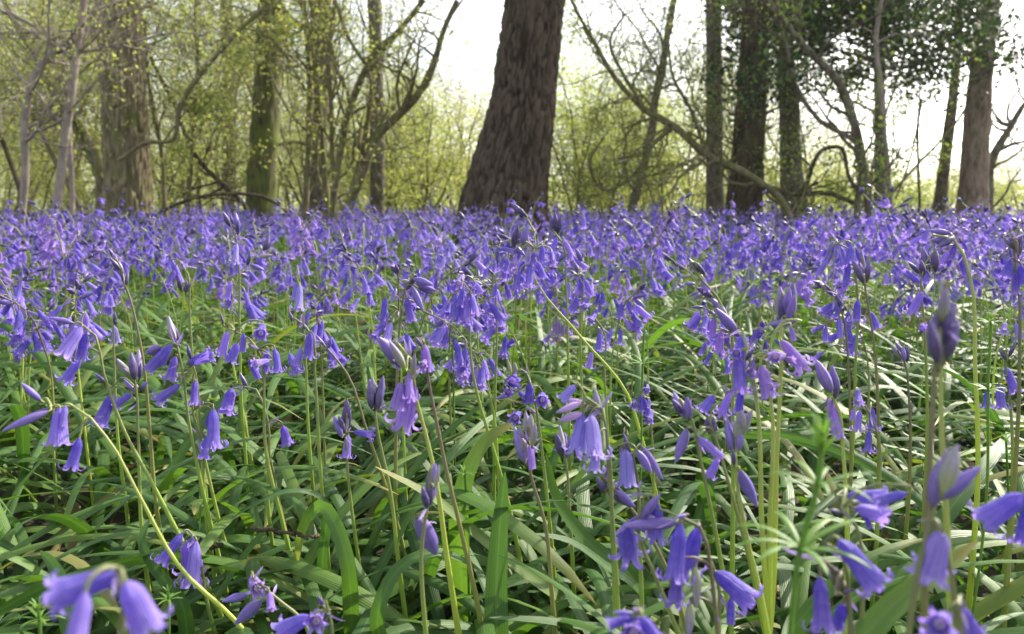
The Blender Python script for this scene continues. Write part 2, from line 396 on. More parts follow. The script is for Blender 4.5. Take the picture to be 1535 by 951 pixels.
def make_bluebell(base, stalk_pts, items, label, group, stalk='stalk', rad=.0019, tint='v', rg=rng, leaves=3, bracts=True, cat='flower'):
    """items: (kind, base point, unit direction, length). kind o n c f bell, b bud, k dark bud, g greenish bud"""
    base = np.asarray(base, float)
    root = empty('bluebell', base, label, cat, group)
    mb = MB(); sp_ = smooth(stalk_pts, 26); rnd = rg.random()
    t = np.linspace(0, 1, 26); tube(mb, sp_ - base, rad * (1.2 - .85 * t), 8, rnd)
    top = sp_[10:]
    for kind, p, d, L in items:
        p = np.asarray(p); d = np.asarray(d) / np.linalg.norm(d)
        dist = np.linalg.norm(top - p, axis=1) + np.where(top[:, 2] < p[2] - .25 * L, .02, 0)
        a = top[np.argmin(dist)]
        if np.linalg.norm(a - p) > .0025: pedicel(mb, a - base, p - base, d, .00075, rnd)
        if kind in 'bkg':
            m = {'b': 'bud', 'k': 'bud_dark', 'g': 'bud_green'}[kind]
            if kind == 'b' and tint == 'w': m = 'petal_pink'
            place(shared('b', rg.integers(len(BUDS)), m), 'bud', root, base, p, d, L, rg.uniform(0, 6.28), rg.uniform(.9, 1.12))
        else:
            me = shared(kind, rg.integers(len(BELLS[kind])), TINT[tint] if not (tint == 'v' and rg.random() < .15) else 'petal_deep')
            o = place(me, 'flower', root, base, p, d, L, rg.uniform(0, 6.28), rg.uniform(.84, 1.02))
            if kind == 'f' : link('stamen_cluster', STAMEN, o)
        if bracts and rg.random() < .8:
            bd = d * .5 + np.array([rg.normal(0, .5), rg.normal(0, .5), rg.normal(.1, .5)])
            place(BRACT[rg.integers(3)], 'bract', root, base, a, bd, rg.uniform(.35, .7) * L, rg.uniform(0, 6.28))
    mb.build('stalk', M[stalk], root)
    if leaves: leaf_parts(root, base, leaves, rg)
    return root

def auto_items(sp_, az, n, nb, rg, size=.018, droop=.8):
    """flowers down one side of an arching stalk tip: open bells below, buds above"""
    items = []; k = n + nb; N_ = len(sp_)
    for j in range(k):
        f = (j + .3) / k; i = int((.76 + .23 * f) * (N_ - 1)); a = sp_[i]
        side = az + rg.normal(0, 1.0)
        out = np.array([math.cos(side), math.sin(side), 0.0])
        if j < n:
            L = size * rg.uniform(.85, 1.12); reach = size * (.85 - .35 * f) * rg.uniform(.6, 1.2)
            p = a + out * reach + np.array([0, 0, rg.uniform(-.1, .35) * size])
            d = out * rg.uniform(.1, 1.35) + np.array([rg.normal(0, .2), rg.normal(0, .2), -1.0])
            items.append(('o' if rg.random() < .72 else ('n' if rg.random() < .5 else 'f'), p, d, L))
        else:
            up = (j - n) / max(nb, 1)
            L = size * rg.uniform(.68, .95) * (1 - .2 * up)
            p = a + out * size * .2
            d = out * rg.uniform(.3, 1.0) + np.array([0, 0, rg.uniform(-.6, .3) + .7 * up])
            items.append((('b' if rg.random() < .6 else 'k') if up < .5 else ('k' if rg.random() < .75 else 'g'), p, d, L))
    tip = sp_[-1] - sp_[-3]; tip /= np.linalg.norm(tip)
    for _ in range(2): items.append(('k', sp_[-1] - tip * .002, tip + rg.normal(0, .22, 3), size * rg.uniform(.6, .85)))
    return items

def auto_stalk(base, h, az, rg, n=26, nod=.06):
    lean = rg.uniform(.0, .05); la = rg.uniform(0, 6.28)
    t = np.array([0, .35, .7, .88, 1.0])
    o = np.array([math.cos(az), math.sin(az), 0]); l = np.array([math.cos(la), math.sin(la), 0])
    zs = np.array([0, .36, .73, .91, 1.0 - .2 * nod / .06 * .15])
    pts = [base + np.array([0, 0, h * z]) + l * lean * tt + o * nod * max(0, (tt - .6) / .4) ** 2 for tt, z in zip(t, zs)]
    return smooth(pts, n)

# ---------------------------------------------------------------- the flowers one can pick out in the photograph
# label, distance, stalk kind, tint, stalk pixels from the tip down, then bells (kind, base x y, mouth x y) or ('f', x, y, size)
HERO = [
 ("bluebell with three stacked open bells and one bud pointing left, stalk sloping down right", .53, 'stalk', 'v',
  [(122,486),(138,497),(155,558),(188,650),(221,711),(262,790)],
  [('o',122,491,106,531),('o',129,500,121,537),('o',120,539,99,571),('b',110,485,82,473),('c',128,470,117,498)]),
 ("bluebell on a long yellow-green slanting stalk with two pale buds and two hanging bells", .44, 'stalk_yellow', 'v',
  [(78,611),(92,606),(110,609),(159,655),(207,740),(273,855),(354,932)],
  [('b',61,600,37,574),('b',72,617,27,635),('c',90,612,94,664),('o',119,657,113,699),('n',98,608,100,640)]),
 ("bluebell with a grey-green spike of buds above six bells swept to the left", .58, 'stalk', 'v',
  [(255,500),(264,515),(270,537),(283,631),(305,740)],
  [('g',262,513,243,479),('k',268,516,262,484),('b',240,521,206,535),('n',258,517,225,556),('n',254,521,241,550),('o',263,535,254,568),('o',269,577,236,601),('k',256,505,249,488)]),
 ("short bluebell with one bell facing right and one small flared bell below it", .60, 'stalk', 'v',
  [(287,540),(293,560),(300,640),(308,760)],
  [('c',283,545,315,533),('o',293,571,296,604),('k',286,538,280,518)]),
 ("bluebell with a pale open face-on flower and full drooping cluster on an arched stalk", .60, 'stalk', 'v',
  [(352,497),(370,505),(385,521),(396,595),(396,650),(425,790)],
  [('f',391,500,34),('o',401,523,398,557),('o',412,523,421,556),('o',341,497,332,533),('c',356,515,346,542),('f',385,545,26),('n',374,540,388,572),('k',335,486,331,470),('n',365,500,362,530)]),
 ("bluebell with dark purple buds hanging over two open bells near the leaning stem", .58, 'stalk', 'v',
  [(436,474),(450,482),(466,498),(472,560),(480,700)],
  [('k',438,483,434,466),('k',446,490,450,472),('k',455,494,462,476),('o',465,499,461,536),('o',434,530,449,557),('o',452,522,444,548)]),
 ("thin bluebell with a pink-tinged bud pair pointing up left", .60, 'stalk_brown', 'm',
  [(478,508),(490,522),(520,560),(548,640)],
  [('b',488,520,474,502),('b',493,522,497,503)]),
 ("pale lavender bell hanging alone high on a slender stalk beside purple buds", .72, 'stalk', 'p',
  [(444,414),(449,430),(456,500),(462,640)],
  [('o',449,425,452,462),('o',444,424,440,448),('g',447,420,446,398)]),
 ("bluebell with a close pair of overlapping bells drooping over grass-like leaves", .60, 'stalk', 'v',
  [(290,560),(288,607),(305,680),(332,795)],
  [('o',320,614,326,668),('o',324,640,317,672),('o',312,653,311,683),('n',316,618,310,640)]),
 ("bluebell with one wide bell hanging from a dark hooked flower stalk", .62, 'stalk_brown', 'k',
  [(402,632),(399,640),(408,700),(428,795)],
  [('c',424,639,430,667),('g',402,640,416,626)]),
 ("single plump bell hanging from a thin hooked flower stalk over green leaves", .62, 'stalk', 'k',
  [(366,580),(384,584),(392,600),(402,760)],
  [('c',348,583,346,613),('k',372,584,358,560)]),
 ("tall purple unopened spike on a brown stalk leaning left above the leaves", .62, 'stalk_brown', 'k',
  [(170,388),(180,410),(188,428),(210,513),(225,650),(232,740)],
  [('k',172,388,165,372),('k',177,396,166,380),('k',181,406,169,386),('k',184,414,177,392),('k',187,424,182,402),('k',189,428,189,408)]),
 ("bluebell with grey-tipped upright buds and long bells stretched to the left", .54, 'stalk', 'v',
  [(200,560),(203,574),(207,650),(212,790)],
  [('g',197,567,188,534),('k',202,570,196,530),('g',205,570,204,528),('k',208,570,212,545),('o',199,590,174,606),('o',168,591,159,633),('k',160,575,141,562),('b',202,586,180,570),('b',210,585,222,572)]),
 ("tall bluebell with dark bud tuft and one pale bell hanging well below it", .80, 'stalk', 'p',
  [(345,335),(352,352),(357,385),(359,480),(362,600)],
  [('k',345,340,338,318),('k',350,342,346,322),('b',355,348,352,320),('k',356,352,360,330),('o',355,366,358,393)]),
 ("bluebell with lone slim bell under a curved pale stalk tip behind the spiky buds", .72, 'stalk', 'v',
  [(270,393),(276,400),(284,470),(290,560)],
  [('n',258,392,272,428),('k',272,436,268,412),('k',278,440,280,416),('o',262,404,258,428)]),
 ("small pale bell on a short stalk between two tall purple stems", .74, 'stalk', 'p', [(170,470),(170,488),(172,560),(176,650)], [('o',171,489,168,514),('k',172,486,174,468)]),
 ("tallest bluebell, dark buds against the pine trunk and thick yellow-green stalk slanting right", .70, 'stalk_yellow', 'v',
  [(788,323),(793,331),(801,347),(806,365),(792,390),(800,414),(868,502),(942,594),(960,650)],
  [('k',786,324,766,304),('k',790,326,778,312),('k',762,358,744,350),('k',770,370,774,338),('b',768,368,788,384),('b',776,366,780,342),('b',782,368,792,336),('n',765,362,754,378),('n',752,372,774,378),
   ('o',795,398,793,428),('o',779,408,772,434),('o',800,378,798,398),('o',813,368,812,394),('f',828,392,22),('f',770,396,20),('o',786,392,778,412),('o',805,392,816,418)]),
 ("bluebell with dark blue-black bud tip beside the pine and bells drooping both sides", .78, 'stalk', 'v',
  [(828,345),(836,354),(844,366),(848,420),(852,560)],
  [('k',830,347,826,322),('k',833,348,832,320),('k',836,350,840,326),('o',835,355,825,380),('o',848,362,858,387),('o',862,388,880,404),('b',872,392,862,372)]),
 ("bluebell with long indigo buds swept right above a wide open bell", .60, 'stalk_brown', 'k',
  [(622,412),(608,430),(604,450),(599,491),(594,640)],
  [('b',624,425,652,438),('b',620,418,650,426),('k',624,414,604,438),('b',618,430,633,464),('o',609,447,618,482),('f',617,462,26),('k',628,432,650,440)]),
 ("bluebell with dense skirt of six bells on arched stem, twin stalks below", .60, 'stalk', 'v',
  [(690,418),(700,424),(706,445),(704,484),(706,540),(721,613),(730,642)],
  [('o',684,441,681,478),('o',692,443,692,480),('o',700,445,699,484),('o',707,441,714,470),('f',688,425,26),('o',694,432,688,458),('c',712,424,722,440),('k',686,410,690,400)]),
 ("bluebell with loose ruffled cluster right of the six-belled skirt", .70, 'stalk', 'v',
  [(738,425),(742,440),(744,470),(742,600)],
  [('o',735,455,754,482),('f',738,462,24),('f',728,468,20),('o',744,425,740,446),('o',758,425,764,448),('k',740,412,730,402),('f',716,434,22)]),
 ("bluebell with four small bells under the thick slanting yellow stalk", .80, 'stalk', 'v',
  [(866,412),(872,420),(870,470),(872,600)],
  [('o',853,423,851,448),('o',872,413,871,438),('o',877,420,886,440),('o',864,446,861,468),('f',877,460,20),('k',868,412,862,394)]),
 ("bluebell with two bells stepping down left beside the slanting yellow stalk", .74, 'stalk', 'v',
  [(890,476),(902,490),(906,560),(912,680)],
  [('o',899,499,897,526),('o',887,528,883,552),('f',886,480,20),('b',896,490,904,508),('k',892,484,884,474)]),
 ("sunlit lilac bluebell with pointed mauve bracts and one large bell hanging lowest", .45, 'stalk_yellow', 'm',
  [(596,515),(606,522),(618,545),(621,583),(638,650),(648,692),(671,843)],
  [('b',600,545,576,500),('g',606,552,590,510),('b',608,548,612,512),('g',618,562,624,530),('f',598,545,30),('c',601,574,596,612),('o',621,578,602,642),('o',612,560,618,594),('b',592,520,606,506)]),
 ("lilac bluebell with single bell on a brown stalk touching the sunlit mauve cluster", .46, 'stalk_brown', 'm',
  [(628,508),(636,518),(640,554),(658,650),(668,700),(684,766)],
  [('o',636,517,641,556),('k',632,520,624,504),('f',634,548,22)]),
 ("bluebell with round face-on violet flowers massed over two bells", .55, 'stalk', 'k',
  [(790,560),(800,590),(804,613),(808,640),(814,690)],
  [('f',769,572,34),('f',813,600,32),('f',772,627,34),('c',794,574,793,604),('b',772,588,744,600),('f',788,598,26),('f',762,588,24),('g',766,560,762,540),('g',772,560,772,542)]),
 ("small dark bluebell of tightly packed curled bells right of the slanting stalk", .62, 'stalk', 'k',
  [(966,582),(972,605),(976,640),(980,760)],
  [('f',969,585,18),('o',953,596,948,612),('o',960,592,962,616),('f',951,607,18),('f',970,612,20),('f',973,629,22),('o',966,598,970,622),('k',968,582,966,570)]),
 ("bluebell with pinkish-white sideways buds above pale lavender hanging bells", .40, 'stalk', 'p',
  [(878,596),(896,600),(904,620),(912,700),(922,840)],
  [('o',873,620,866,678),('o',886,622,888,674),('o',894,664,890,704),('c',862,578,842,600),('g',898,628,892,585)]),
 ("white and pink bud pair jutting left from the pale lavender cluster", .40, 'stalk', 'w',
  [(888,610),(900,618),(910,660),(918,800)],
  [('b',870,604,835,614),('b',872,620,838,632),('b',878,606,850,600)]),
 ("upright pale green bud cone with lilac flanks on a brown-green stalk", .45, 'stalk_brown', 'm',
  [(792,640),(794,703),(817,785),(827,888)],
  [('g',790,655,788,618),('g',794,655,796,620),('g',786,668,778,636),('g',798,668,802,634),('b',786,692,772,648),('b',793,700,790,660),('n',794,668,798,702),('g',790,690,782,650)]),
 ("small upright bud cluster just right of the pale green bud cone", .55, 'stalk', 'v',
  [(842,662),(848,690),(854,770)],
  [('k',842,684,834,648),('b',846,684,846,650),('b',850,686,856,652),('g',844,682,838,642)]),
 ("bluebell with broad pale bell and two long violet buds slanting down right", .43, 'stalk', 'p',
  [(930,668),(942,672),(952,700),(958,800)],
  [('c',938,674,938,724),('b',962,670,990,713),('b',956,676,976,708),('k',944,680,936,652)]),
 ("dark bud cluster drooping right above the green-stalked low bells", .42, 'stalk_brown', 'm',
  [(900,712),(916,728),(936,750),(952,770)],
  [('k',905,740,894,712),('k',912,738,908,700),('g',914,735,912,702),('k',918,742,950,764),('b',924,736,952,760),('b',920,732,938,742)]),
 ("low bluebell with long bud stretched left across three violet bells", .36, 'stalk', 'v',
  [(966,742),(957,795),(985,870),(1013,940)],
  [('o',938,786,950,852),('b',1014,784,938,792),('b',962,778,984,732),('o',986,756,982,808),('n',972,760,956,790)]),
 ("pale tapering bud hanging from dark closed spike on a straight green stalk", .38, 'stalk', 'm',
  [(646,700),(640,760),(632,821),(638,951)],
  [('k',645,758,640,708),('k',640,762,636,726),('b',642,756,650,696),('g',652,730,658,698),('b',627,777,650,846)]),
 ("small bluebell with side-facing bell and dark bud spike by tall green leaf", .58, 'stalk', 'v',
  [(520,620),(518,650),(520,690),(537,836)],
  [('o',522,652,521,683),('o',530,648,560,650),('k',518,646,526,596),('k',516,650,510,620),('b',512,655,500,625)]),
 ("grey-purple upright bud cone on a green stalk left of sunlit lilac cluster", .52, 'stalk', 'k',
  [(560,570),(562,616),(587,748),(596,832)],
  [('k',558,612,552,572),('g',562,612,560,564),('k',566,614,570,570),('k',560,616,554,590),('k',565,616,570,592)]),
 ("pink-stained bluebell with stepped dark buds leaning over from upper left", .50, 'stalk', 'm',
  [(1034,394),(1052,420),(1078,450),(1094,490),(1098,600)],
  [('k',1048,408,1034,388),('k',1056,412,1044,394),('o',1052,414,1058,438),('k',1068,446,1042,430),('b',1088,470,1064,446),('b',1104,498,1068,462),('n',1070,476,1071,508),('o',1081,497,1081,530),('g',1090,474,1072,452)]),
 ("large sunlit bluebell with wide curled bell at right of three yellow stalks", .42, 'stalk_yellow', 'm',
  [(1160,500),(1150,540),(1158,620),(1154,785),(1152,951)],
  [('o',1172,511,1206,553),('c',1141,548,1150,594),('f',1186,540,24),('f',1128,560,24),('f',1162,535,34),('f',1155,580,28),('o',1130,540,1124,566),('n',1186,490,1188,512),('b',1193,482,1156,490)]),
 ("tall sunlit bluebell with upright first bell and long bells stacked down", .42, 'stalk_yellow', 'v',
  [(1112,495),(1124,540),(1134,600),(1142,785),(1151,943)],
  [('o',1114,500,1116,552),('o',1106,533,1102,582),('o',1094,590,1086,626),('c',1070,593,1052,616),('f',1104,530,26),('o',1112,585,1108,622),('k',1118,540,1124,520)]),
 ("upright mauve bud sheaf on yellow stalk above the wide curled bell", .44, 'stalk_yellow', 'm',
  [(1176,440),(1172,480),(1170,560),(1164,700),(1160,860)],
  [('g',1170,478,1164,430),('b',1176,474,1176,430),('k',1184,472,1190,425),('k',1172,484,1168,444),('b',1182,480,1182,440)]),
 ("big blurred dark bud spike close to the lens on a brown stalk", .25, 'stalk_brown', 'k',
  [(1418,425),(1410,480),(1402,545),(1396,650),(1390,760),(1384,951)],
  [('g',1418,470,1422,412),('g',1412,480,1402,424),('k',1420,500,1430,450),('k',1400,520,1396,462),('k',1405,545,1392,470),('k',1416,540,1440,472),('k',1412,520,1416,450),('g',1416,490,1420,440)]),
 ("bluebell drooping over left from the top of tall pale arching stalk", .55, 'stalk_yellow', 'k',
  [(1398,352),(1420,352),(1436,366),(1450,400),(1462,560),(1466,700)],
  [('b',1428,358,1392,360),('b',1424,350,1396,346),('k',1430,356,1400,370),('n',1432,366,1424,392),('o',1440,380,1448,412)]),
 ("bluebell with full hanging curtain of bells beside paired dark buds", .68, 'stalk', 'v',
  [(1256,365),(1272,370),(1280,400),(1282,560)],
  [('o',1260,370,1259,398),('o',1276,368,1272,396),('o',1250,370,1239,396),('n',1240,390,1224,414),('o',1272,398,1268,426),('o',1270,420,1266,446),('o',1284,374,1292,402),('f',1258,428,20),('b',1250,362,1236,378)]),
 ("paired dark buds held upright on a straight brownish stalk by the curtain of bells", .60, 'stalk_brown', 'k',
  [(1292,385),(1296,425),(1309,506),(1317,650)],
  [('k',1294,424,1280,392),('k',1298,424,1300,390),('k',1292,410,1294,376)]),
 ("slim bluebell with dark bud tip and side bells strung along purple stalk", .66, 'stalk_brown', 'v',
  [(1252,445),(1262,468),(1270,520),(1272,560),(1276,680)],
  [('k',1264,468,1250,442),('b',1262,464,1264,440),('o',1286,450,1284,482),('n',1258,476,1254,508),('n',1238,489,1234,514),('n',1236,488,1214,496),('o',1234,528,1218,540)]),
 ("greyish upright bud pair on a green stalk before the low striped leaves", .60, 'stalk_brown', 'm',
  [(1345,525),(1356,543),(1362,590),(1364,700)],
  [('g',1352,538,1332,518),('k',1358,540,1350,516),('k',1360,542,1362,518),('b',1356,542,1354,520)]),
 ("bluebell with long mauve bud over one hanging bell beside cleavers tip", .47, 'stalk_yellow', 'm',
  [(1234,545),(1246,590),(1256,610),(1264,680),(1270,800)],
  [('b',1246,588,1226,542),('b',1254,594,1240,548),('k',1250,600,1256,560),('n',1242,598,1252,658),('b',1238,610,1240,596)]),
 ("small bluebell with open star flower over two neat bells beside a bare stalk", .58, 'stalk', 'v',
  [(1280,592),(1290,600),(1312,640),(1316,760)],
  [('f',1287,602,28),('o',1289,616,1286,646),('o',1306,610,1310,644),('o',1303,646,1301,677),('n',1281,612,1276,632)]),
 ("edge-of-drift bluebell with black-purple buds over three broad bells", .50, 'stalk_brown', 'k',
  [(1518,358),(1520,380),(1526,420),(1528,560)],
  [('k',1520,374,1510,355),('k',1524,376,1526,352),('c',1515,390,1504,416),('c',1530,398,1534,428),('o',1522,410,1518,440),('k',1528,380,1538,362)]),
 ("bluebell with two little bells low beneath hooked dark buds by a cleavers whorl", .60, 'stalk', 'v',
  [(1504,525),(1508,550),(1514,600),(1516,760)],
  [('o',1507,550,1510,584),('o',1498,578,1497,610),('o',1480,586,1476,610),('k',1512,535,1522,512),('k',1508,540,1502,524)]),
 ("bluebell with ragged dark buds high above bells amid the crowded upper drift", .62, 'stalk', 'v',
  [(1384,400),(1380,425),(1384,470),(1390,620)],
  [('k',1378,410,1362,392),('k',1384,414,1376,390),('k',1392,410,1388,372),('k',1402,408,1402,370),('o',1382,438,1376,470),('o',1422,376,1410,396),('n',1378,424,1352,404),('f',1384,492,22)]),
 ("mauve budded bluebell with one low bell behind the three yellow stalks", .42, 'stalk', 'm',
  [(1018,598),(1034,622),(1050,690),(1082,850)],
  [('b',1030,644,1012,690),('b',1024,626,1014,592),('b',1032,628,1028,590),('k',1022,620,1004,594)]),
 ("bluebell with sideways violet bell beneath grey bud head left of yellow stalks", .42, 'stalk', 'v',
  [(1060,622),(1070,650),(1088,710),(1126,850)],
  [('n',1048,656,1084,690),('c',1076,688,1064,716),('k',1064,650,1054,622),('k',1072,652,1070,626),('b',1046,662,1040,648)]),
 ("stout green bud spike with mauve bud hanging right in front of yellow stalks", .40, 'stalk_yellow', 'm',
  [(1106,618),(1102,690),(1118,800),(1142,900),(1151,951)],
  [('g',1104,660,1108,614),('g',1110,656,1122,612),('b',1098,676,1094,632),('b',1108,676,1114,640),('k',1100,698,1098,672),('b',1110,706,1136,766),('g',1112,650,1104,610)]),
 ("low dark violet bluebell with paired hanging bells beside folded buds", .33, 'stalk_brown', 'k',
  [(1020,775),(1040,780),(1054,800),(1066,860),(1076,951)],
  [('o',1046,792,1029,856),('o',1020,786,1006,858),('b',1030,772,1010,772),('o',1016,850,1012,905),('g',1042,850,1044,905),('g',1036,905,1030,951)]),
 ("low deep-violet bell lying sideways right of the folded green buds", .36, 'stalk', 'k',
  [(1066,842),(1072,856),(1078,951)],
  [('c',1074,858,1120,890),('n',1096,896,1092,935),('b',1066,850,1056,840)]),
 ("bluebell with flowers facing right half hidden by the blurred cleavers", .30, 'stalk', 'v',
  [(1262,762),(1276,770),(1284,790),(1292,951)],
  [('c',1270,744,1330,742),('c',1282,762,1332,772),('k',1262,770,1240,762),('f',1320,750,44),('n',1298,770,1310,800)]),
 ("broad violet bell slanting right beneath the right-facing flowers", .28, 'stalk', 'v',
  [(1236,815),(1250,806),(1262,830),(1275,951)],
  [('c',1258,810,1308,872)]),
 ("deep violet bell hanging from a dark arch beside pale green buds", .28, 'stalk_brown', 'k',
  [(1230,838),(1244,840),(1262,870),(1278,951)],
  [('o',1229,866,1222,943),('g',1248,872,1238,846),('g',1256,876,1252,846),('k',1262,890,1278,878),('n',1264,906,1266,965)]),
 ("two fat lavender buds in a V with pale green tips on thick stalk", .235, 'stalk', 'p',
  [(1408,690),(1402,755),(1380,836),(1362,951)],
  [('b',1397,758,1406,672),('b',1410,748,1460,686),('g',1412,740,1420,662),('g',1414,738,1440,660)]),
 ("stout yellow-green stalk and small bell half hidden behind the blurred bud spike", .30, 'stalk_yellow', 'k',
  [(1412,500),(1410,560),(1412,660),(1420,800),(1426,951)],
  [('k',1412,520,1420,478),('n',1404,512,1396,545)]),
 ("large pale lavender bell with curled rim hanging below the V of buds", .235, 'stalk', 'p',
  [(1396,778),(1404,786),(1422,840),(1434,951)],
  [('c',1411,799,1416,889)]),
 ("big violet bell opening left at the very edge of the drift", .25, 'stalk', 'v',
  [(1545,720),(1552,760),(1560,951)],
  [('c',1534,742,1482,800),('o',1540,760,1520,820)]),
 ("blurred blue flowers low down beneath the large pale bell", .21, 'stalk', 'v',
  [(1436,905),(1440,930),(1444,990)],
  [('f',1408,936,70),('c',1440,910,1466,960),('k',1440,915,1450,900),('f',1390,960,50)]),
 ("large blurred bluebell very close to the lens, its first bell held sideways", .19, 'stalk', 'v',
  [(176,852),(186,862),(186,900),(176,990)],
  [('c',178,862,80,884),('o',128,888,128,972),('c',188,873,218,962),('n',140,872,120,930)]),
 ("low bluebell of three upright-hanging bells on a slanting yellow stalk", .50, 'stalk', 'v',
  [(282,795),(290,802),(298,830),(310,900)],
  [('o',273,800,252,834),('o',278,812,280,866),('o',294,812,298,868),('n',288,806,302,850)]),
 ("low bluebell with open star flower and long pale bud pointing down left", .42, 'stalk', 'm',
  [(380,868),(400,885),(424,905),(454,930),(470,990)],
  [('f',386,882,46),('b',372,892,336,898),('b',392,900,348,942),('c',404,888,412,905),('n',396,882,372,874)]),
 ("low bluebell with star flower cut by the bottom of the view", .36, 'stalk', 'v',
  [(488,900),(496,930),(500,990)],
  [('f',474,932,48),('c',464,925,418,955),('k',486,910,480,890)]),
 ("bluish flower mass low in the leaves before the paired dark bells", .24, 'stalk', 'k',
  [(960,915),(970,930),(978,1000)],
  [('c',948,926,905,938),('f',950,950,60),('c',962,925,990,965),('b',950,920,916,918)]),
]
CAM = np.array([0, 0, HC])
def build_heroes():
    rg = np.random.default_rng(5)
    for k, (label, d, st, tint, path, bells) in enumerate(HERO):
        pts = [P(x, y, d) for x, y in path]
        z = pts[-1][2]
        if z > 0.004:
            dv = pts[-1] - pts[-2]; sl = np.clip(dv[:2] / max(-dv[2], 1e-3), -.5, .5)
            pts.append(pts[-1] * [1, 1, .5] + np.array([sl[0] * z * .4, .01, 0])); pts.append(np.array([pts[-1][0] + sl[0] * z * .2, d + .015, 0]))
        pts[-1][2] = 0
        items = []
        for b in bells:
            if b[0] == 'f':
                m = P(b[1], b[2], d + rg.normal(0, .004) - .006)
                dv = CAM - m; dv /= np.linalg.norm(dv); dv = dv + rg.normal(0, .33, 3) + [0, 0, -.35]; dv /= np.linalg.norm(dv)
                L = b[3] * d / F / .95
                items.append(('f', m - dv * L * .8, dv, L))
            else:
                jd = rg.normal(0, .006)
                p, q = P(b[1], b[2], d + jd), P(b[3], b[4], d + jd)
                v = q - p; v[1] += rg.normal(-.10, .3) * np.linalg.norm(v)
                L = np.linalg.norm(v)
                items.append((b[0], p, v / L, L * ((1.05 if b[0] in 'ocn' else 1.02) if d > .32 else .9)))
        make_bluebell(pts[-1], pts[::-1], items, label, 'bluebells standing out in the front of the drift', st, .0021 if st != 'stalk_yellow' else (.0018 if 'slanting' in label else .0024), tint, rg, 3 if d > .3 else 1)

# ---------------------------------------------------------------- the rest of the drift
REFS = [(0, 'pale hazel stems'), (130, 'broad oak trunk'), (290, 'curved bramble arch'), (360, 'mossy trunk'), (445, 'yellowish hazel stems'), (530, 'slanting bare limb'), (672, 'leaning pine'),
        (840, 'gap beside pine'), (960, 'low dark bough'), (1080, 'ivy-clad trunk'), (1160, 'split grey trunk'), (1240, 'slanting grey stem'), (1300, 'dark holly'), (1380, 'thin far trunk'), (1440, 'pinkish trunk')]
ROWS = [(0, 'front row'), (1.0, 'second row'), (1.3, 'third row'), (1.6, 'fourth row'), (1.95, 'back row')]
ORD = ['first', 'second', 'third', 'fourth', 'fifth', 'sixth', 'seventh', 'eighth', 'ninth', 'tenth', 'eleventh', 'twelfth', 'thirteenth', 'fourteenth', 'fifteenth', 'sixteenth']
NUM = ['no', 'one', 'two', 'three', 'four', 'five', 'six', 'seven', 'eight', 'nine', 'ten']
def pick(tab, v):
    r = tab[0][1]
    for k, n_ in tab:
        if v >= k: r = n_
    return r

def drift_points(rg, d0, d1, dens, halfw=0.74, margin=.12, clump=False):
    out = []
    d = d0
    while d < d1:
        step = .12; n = rg.poisson(dens(d + step / 2) * 2 * (halfw * d + margin) * step)
        for _ in range(n):
            x, y = rg.uniform(-1, 1) * (halfw * d + margin), d + rg.uniform(0, step)
            if clump and rg.random() > np.clip(.55 + .8 * noise3(np.array([x * 2.6, y * 1.9, 3.7])), .12, 1): continue
            out.append((x, y))
        d += step
    return out

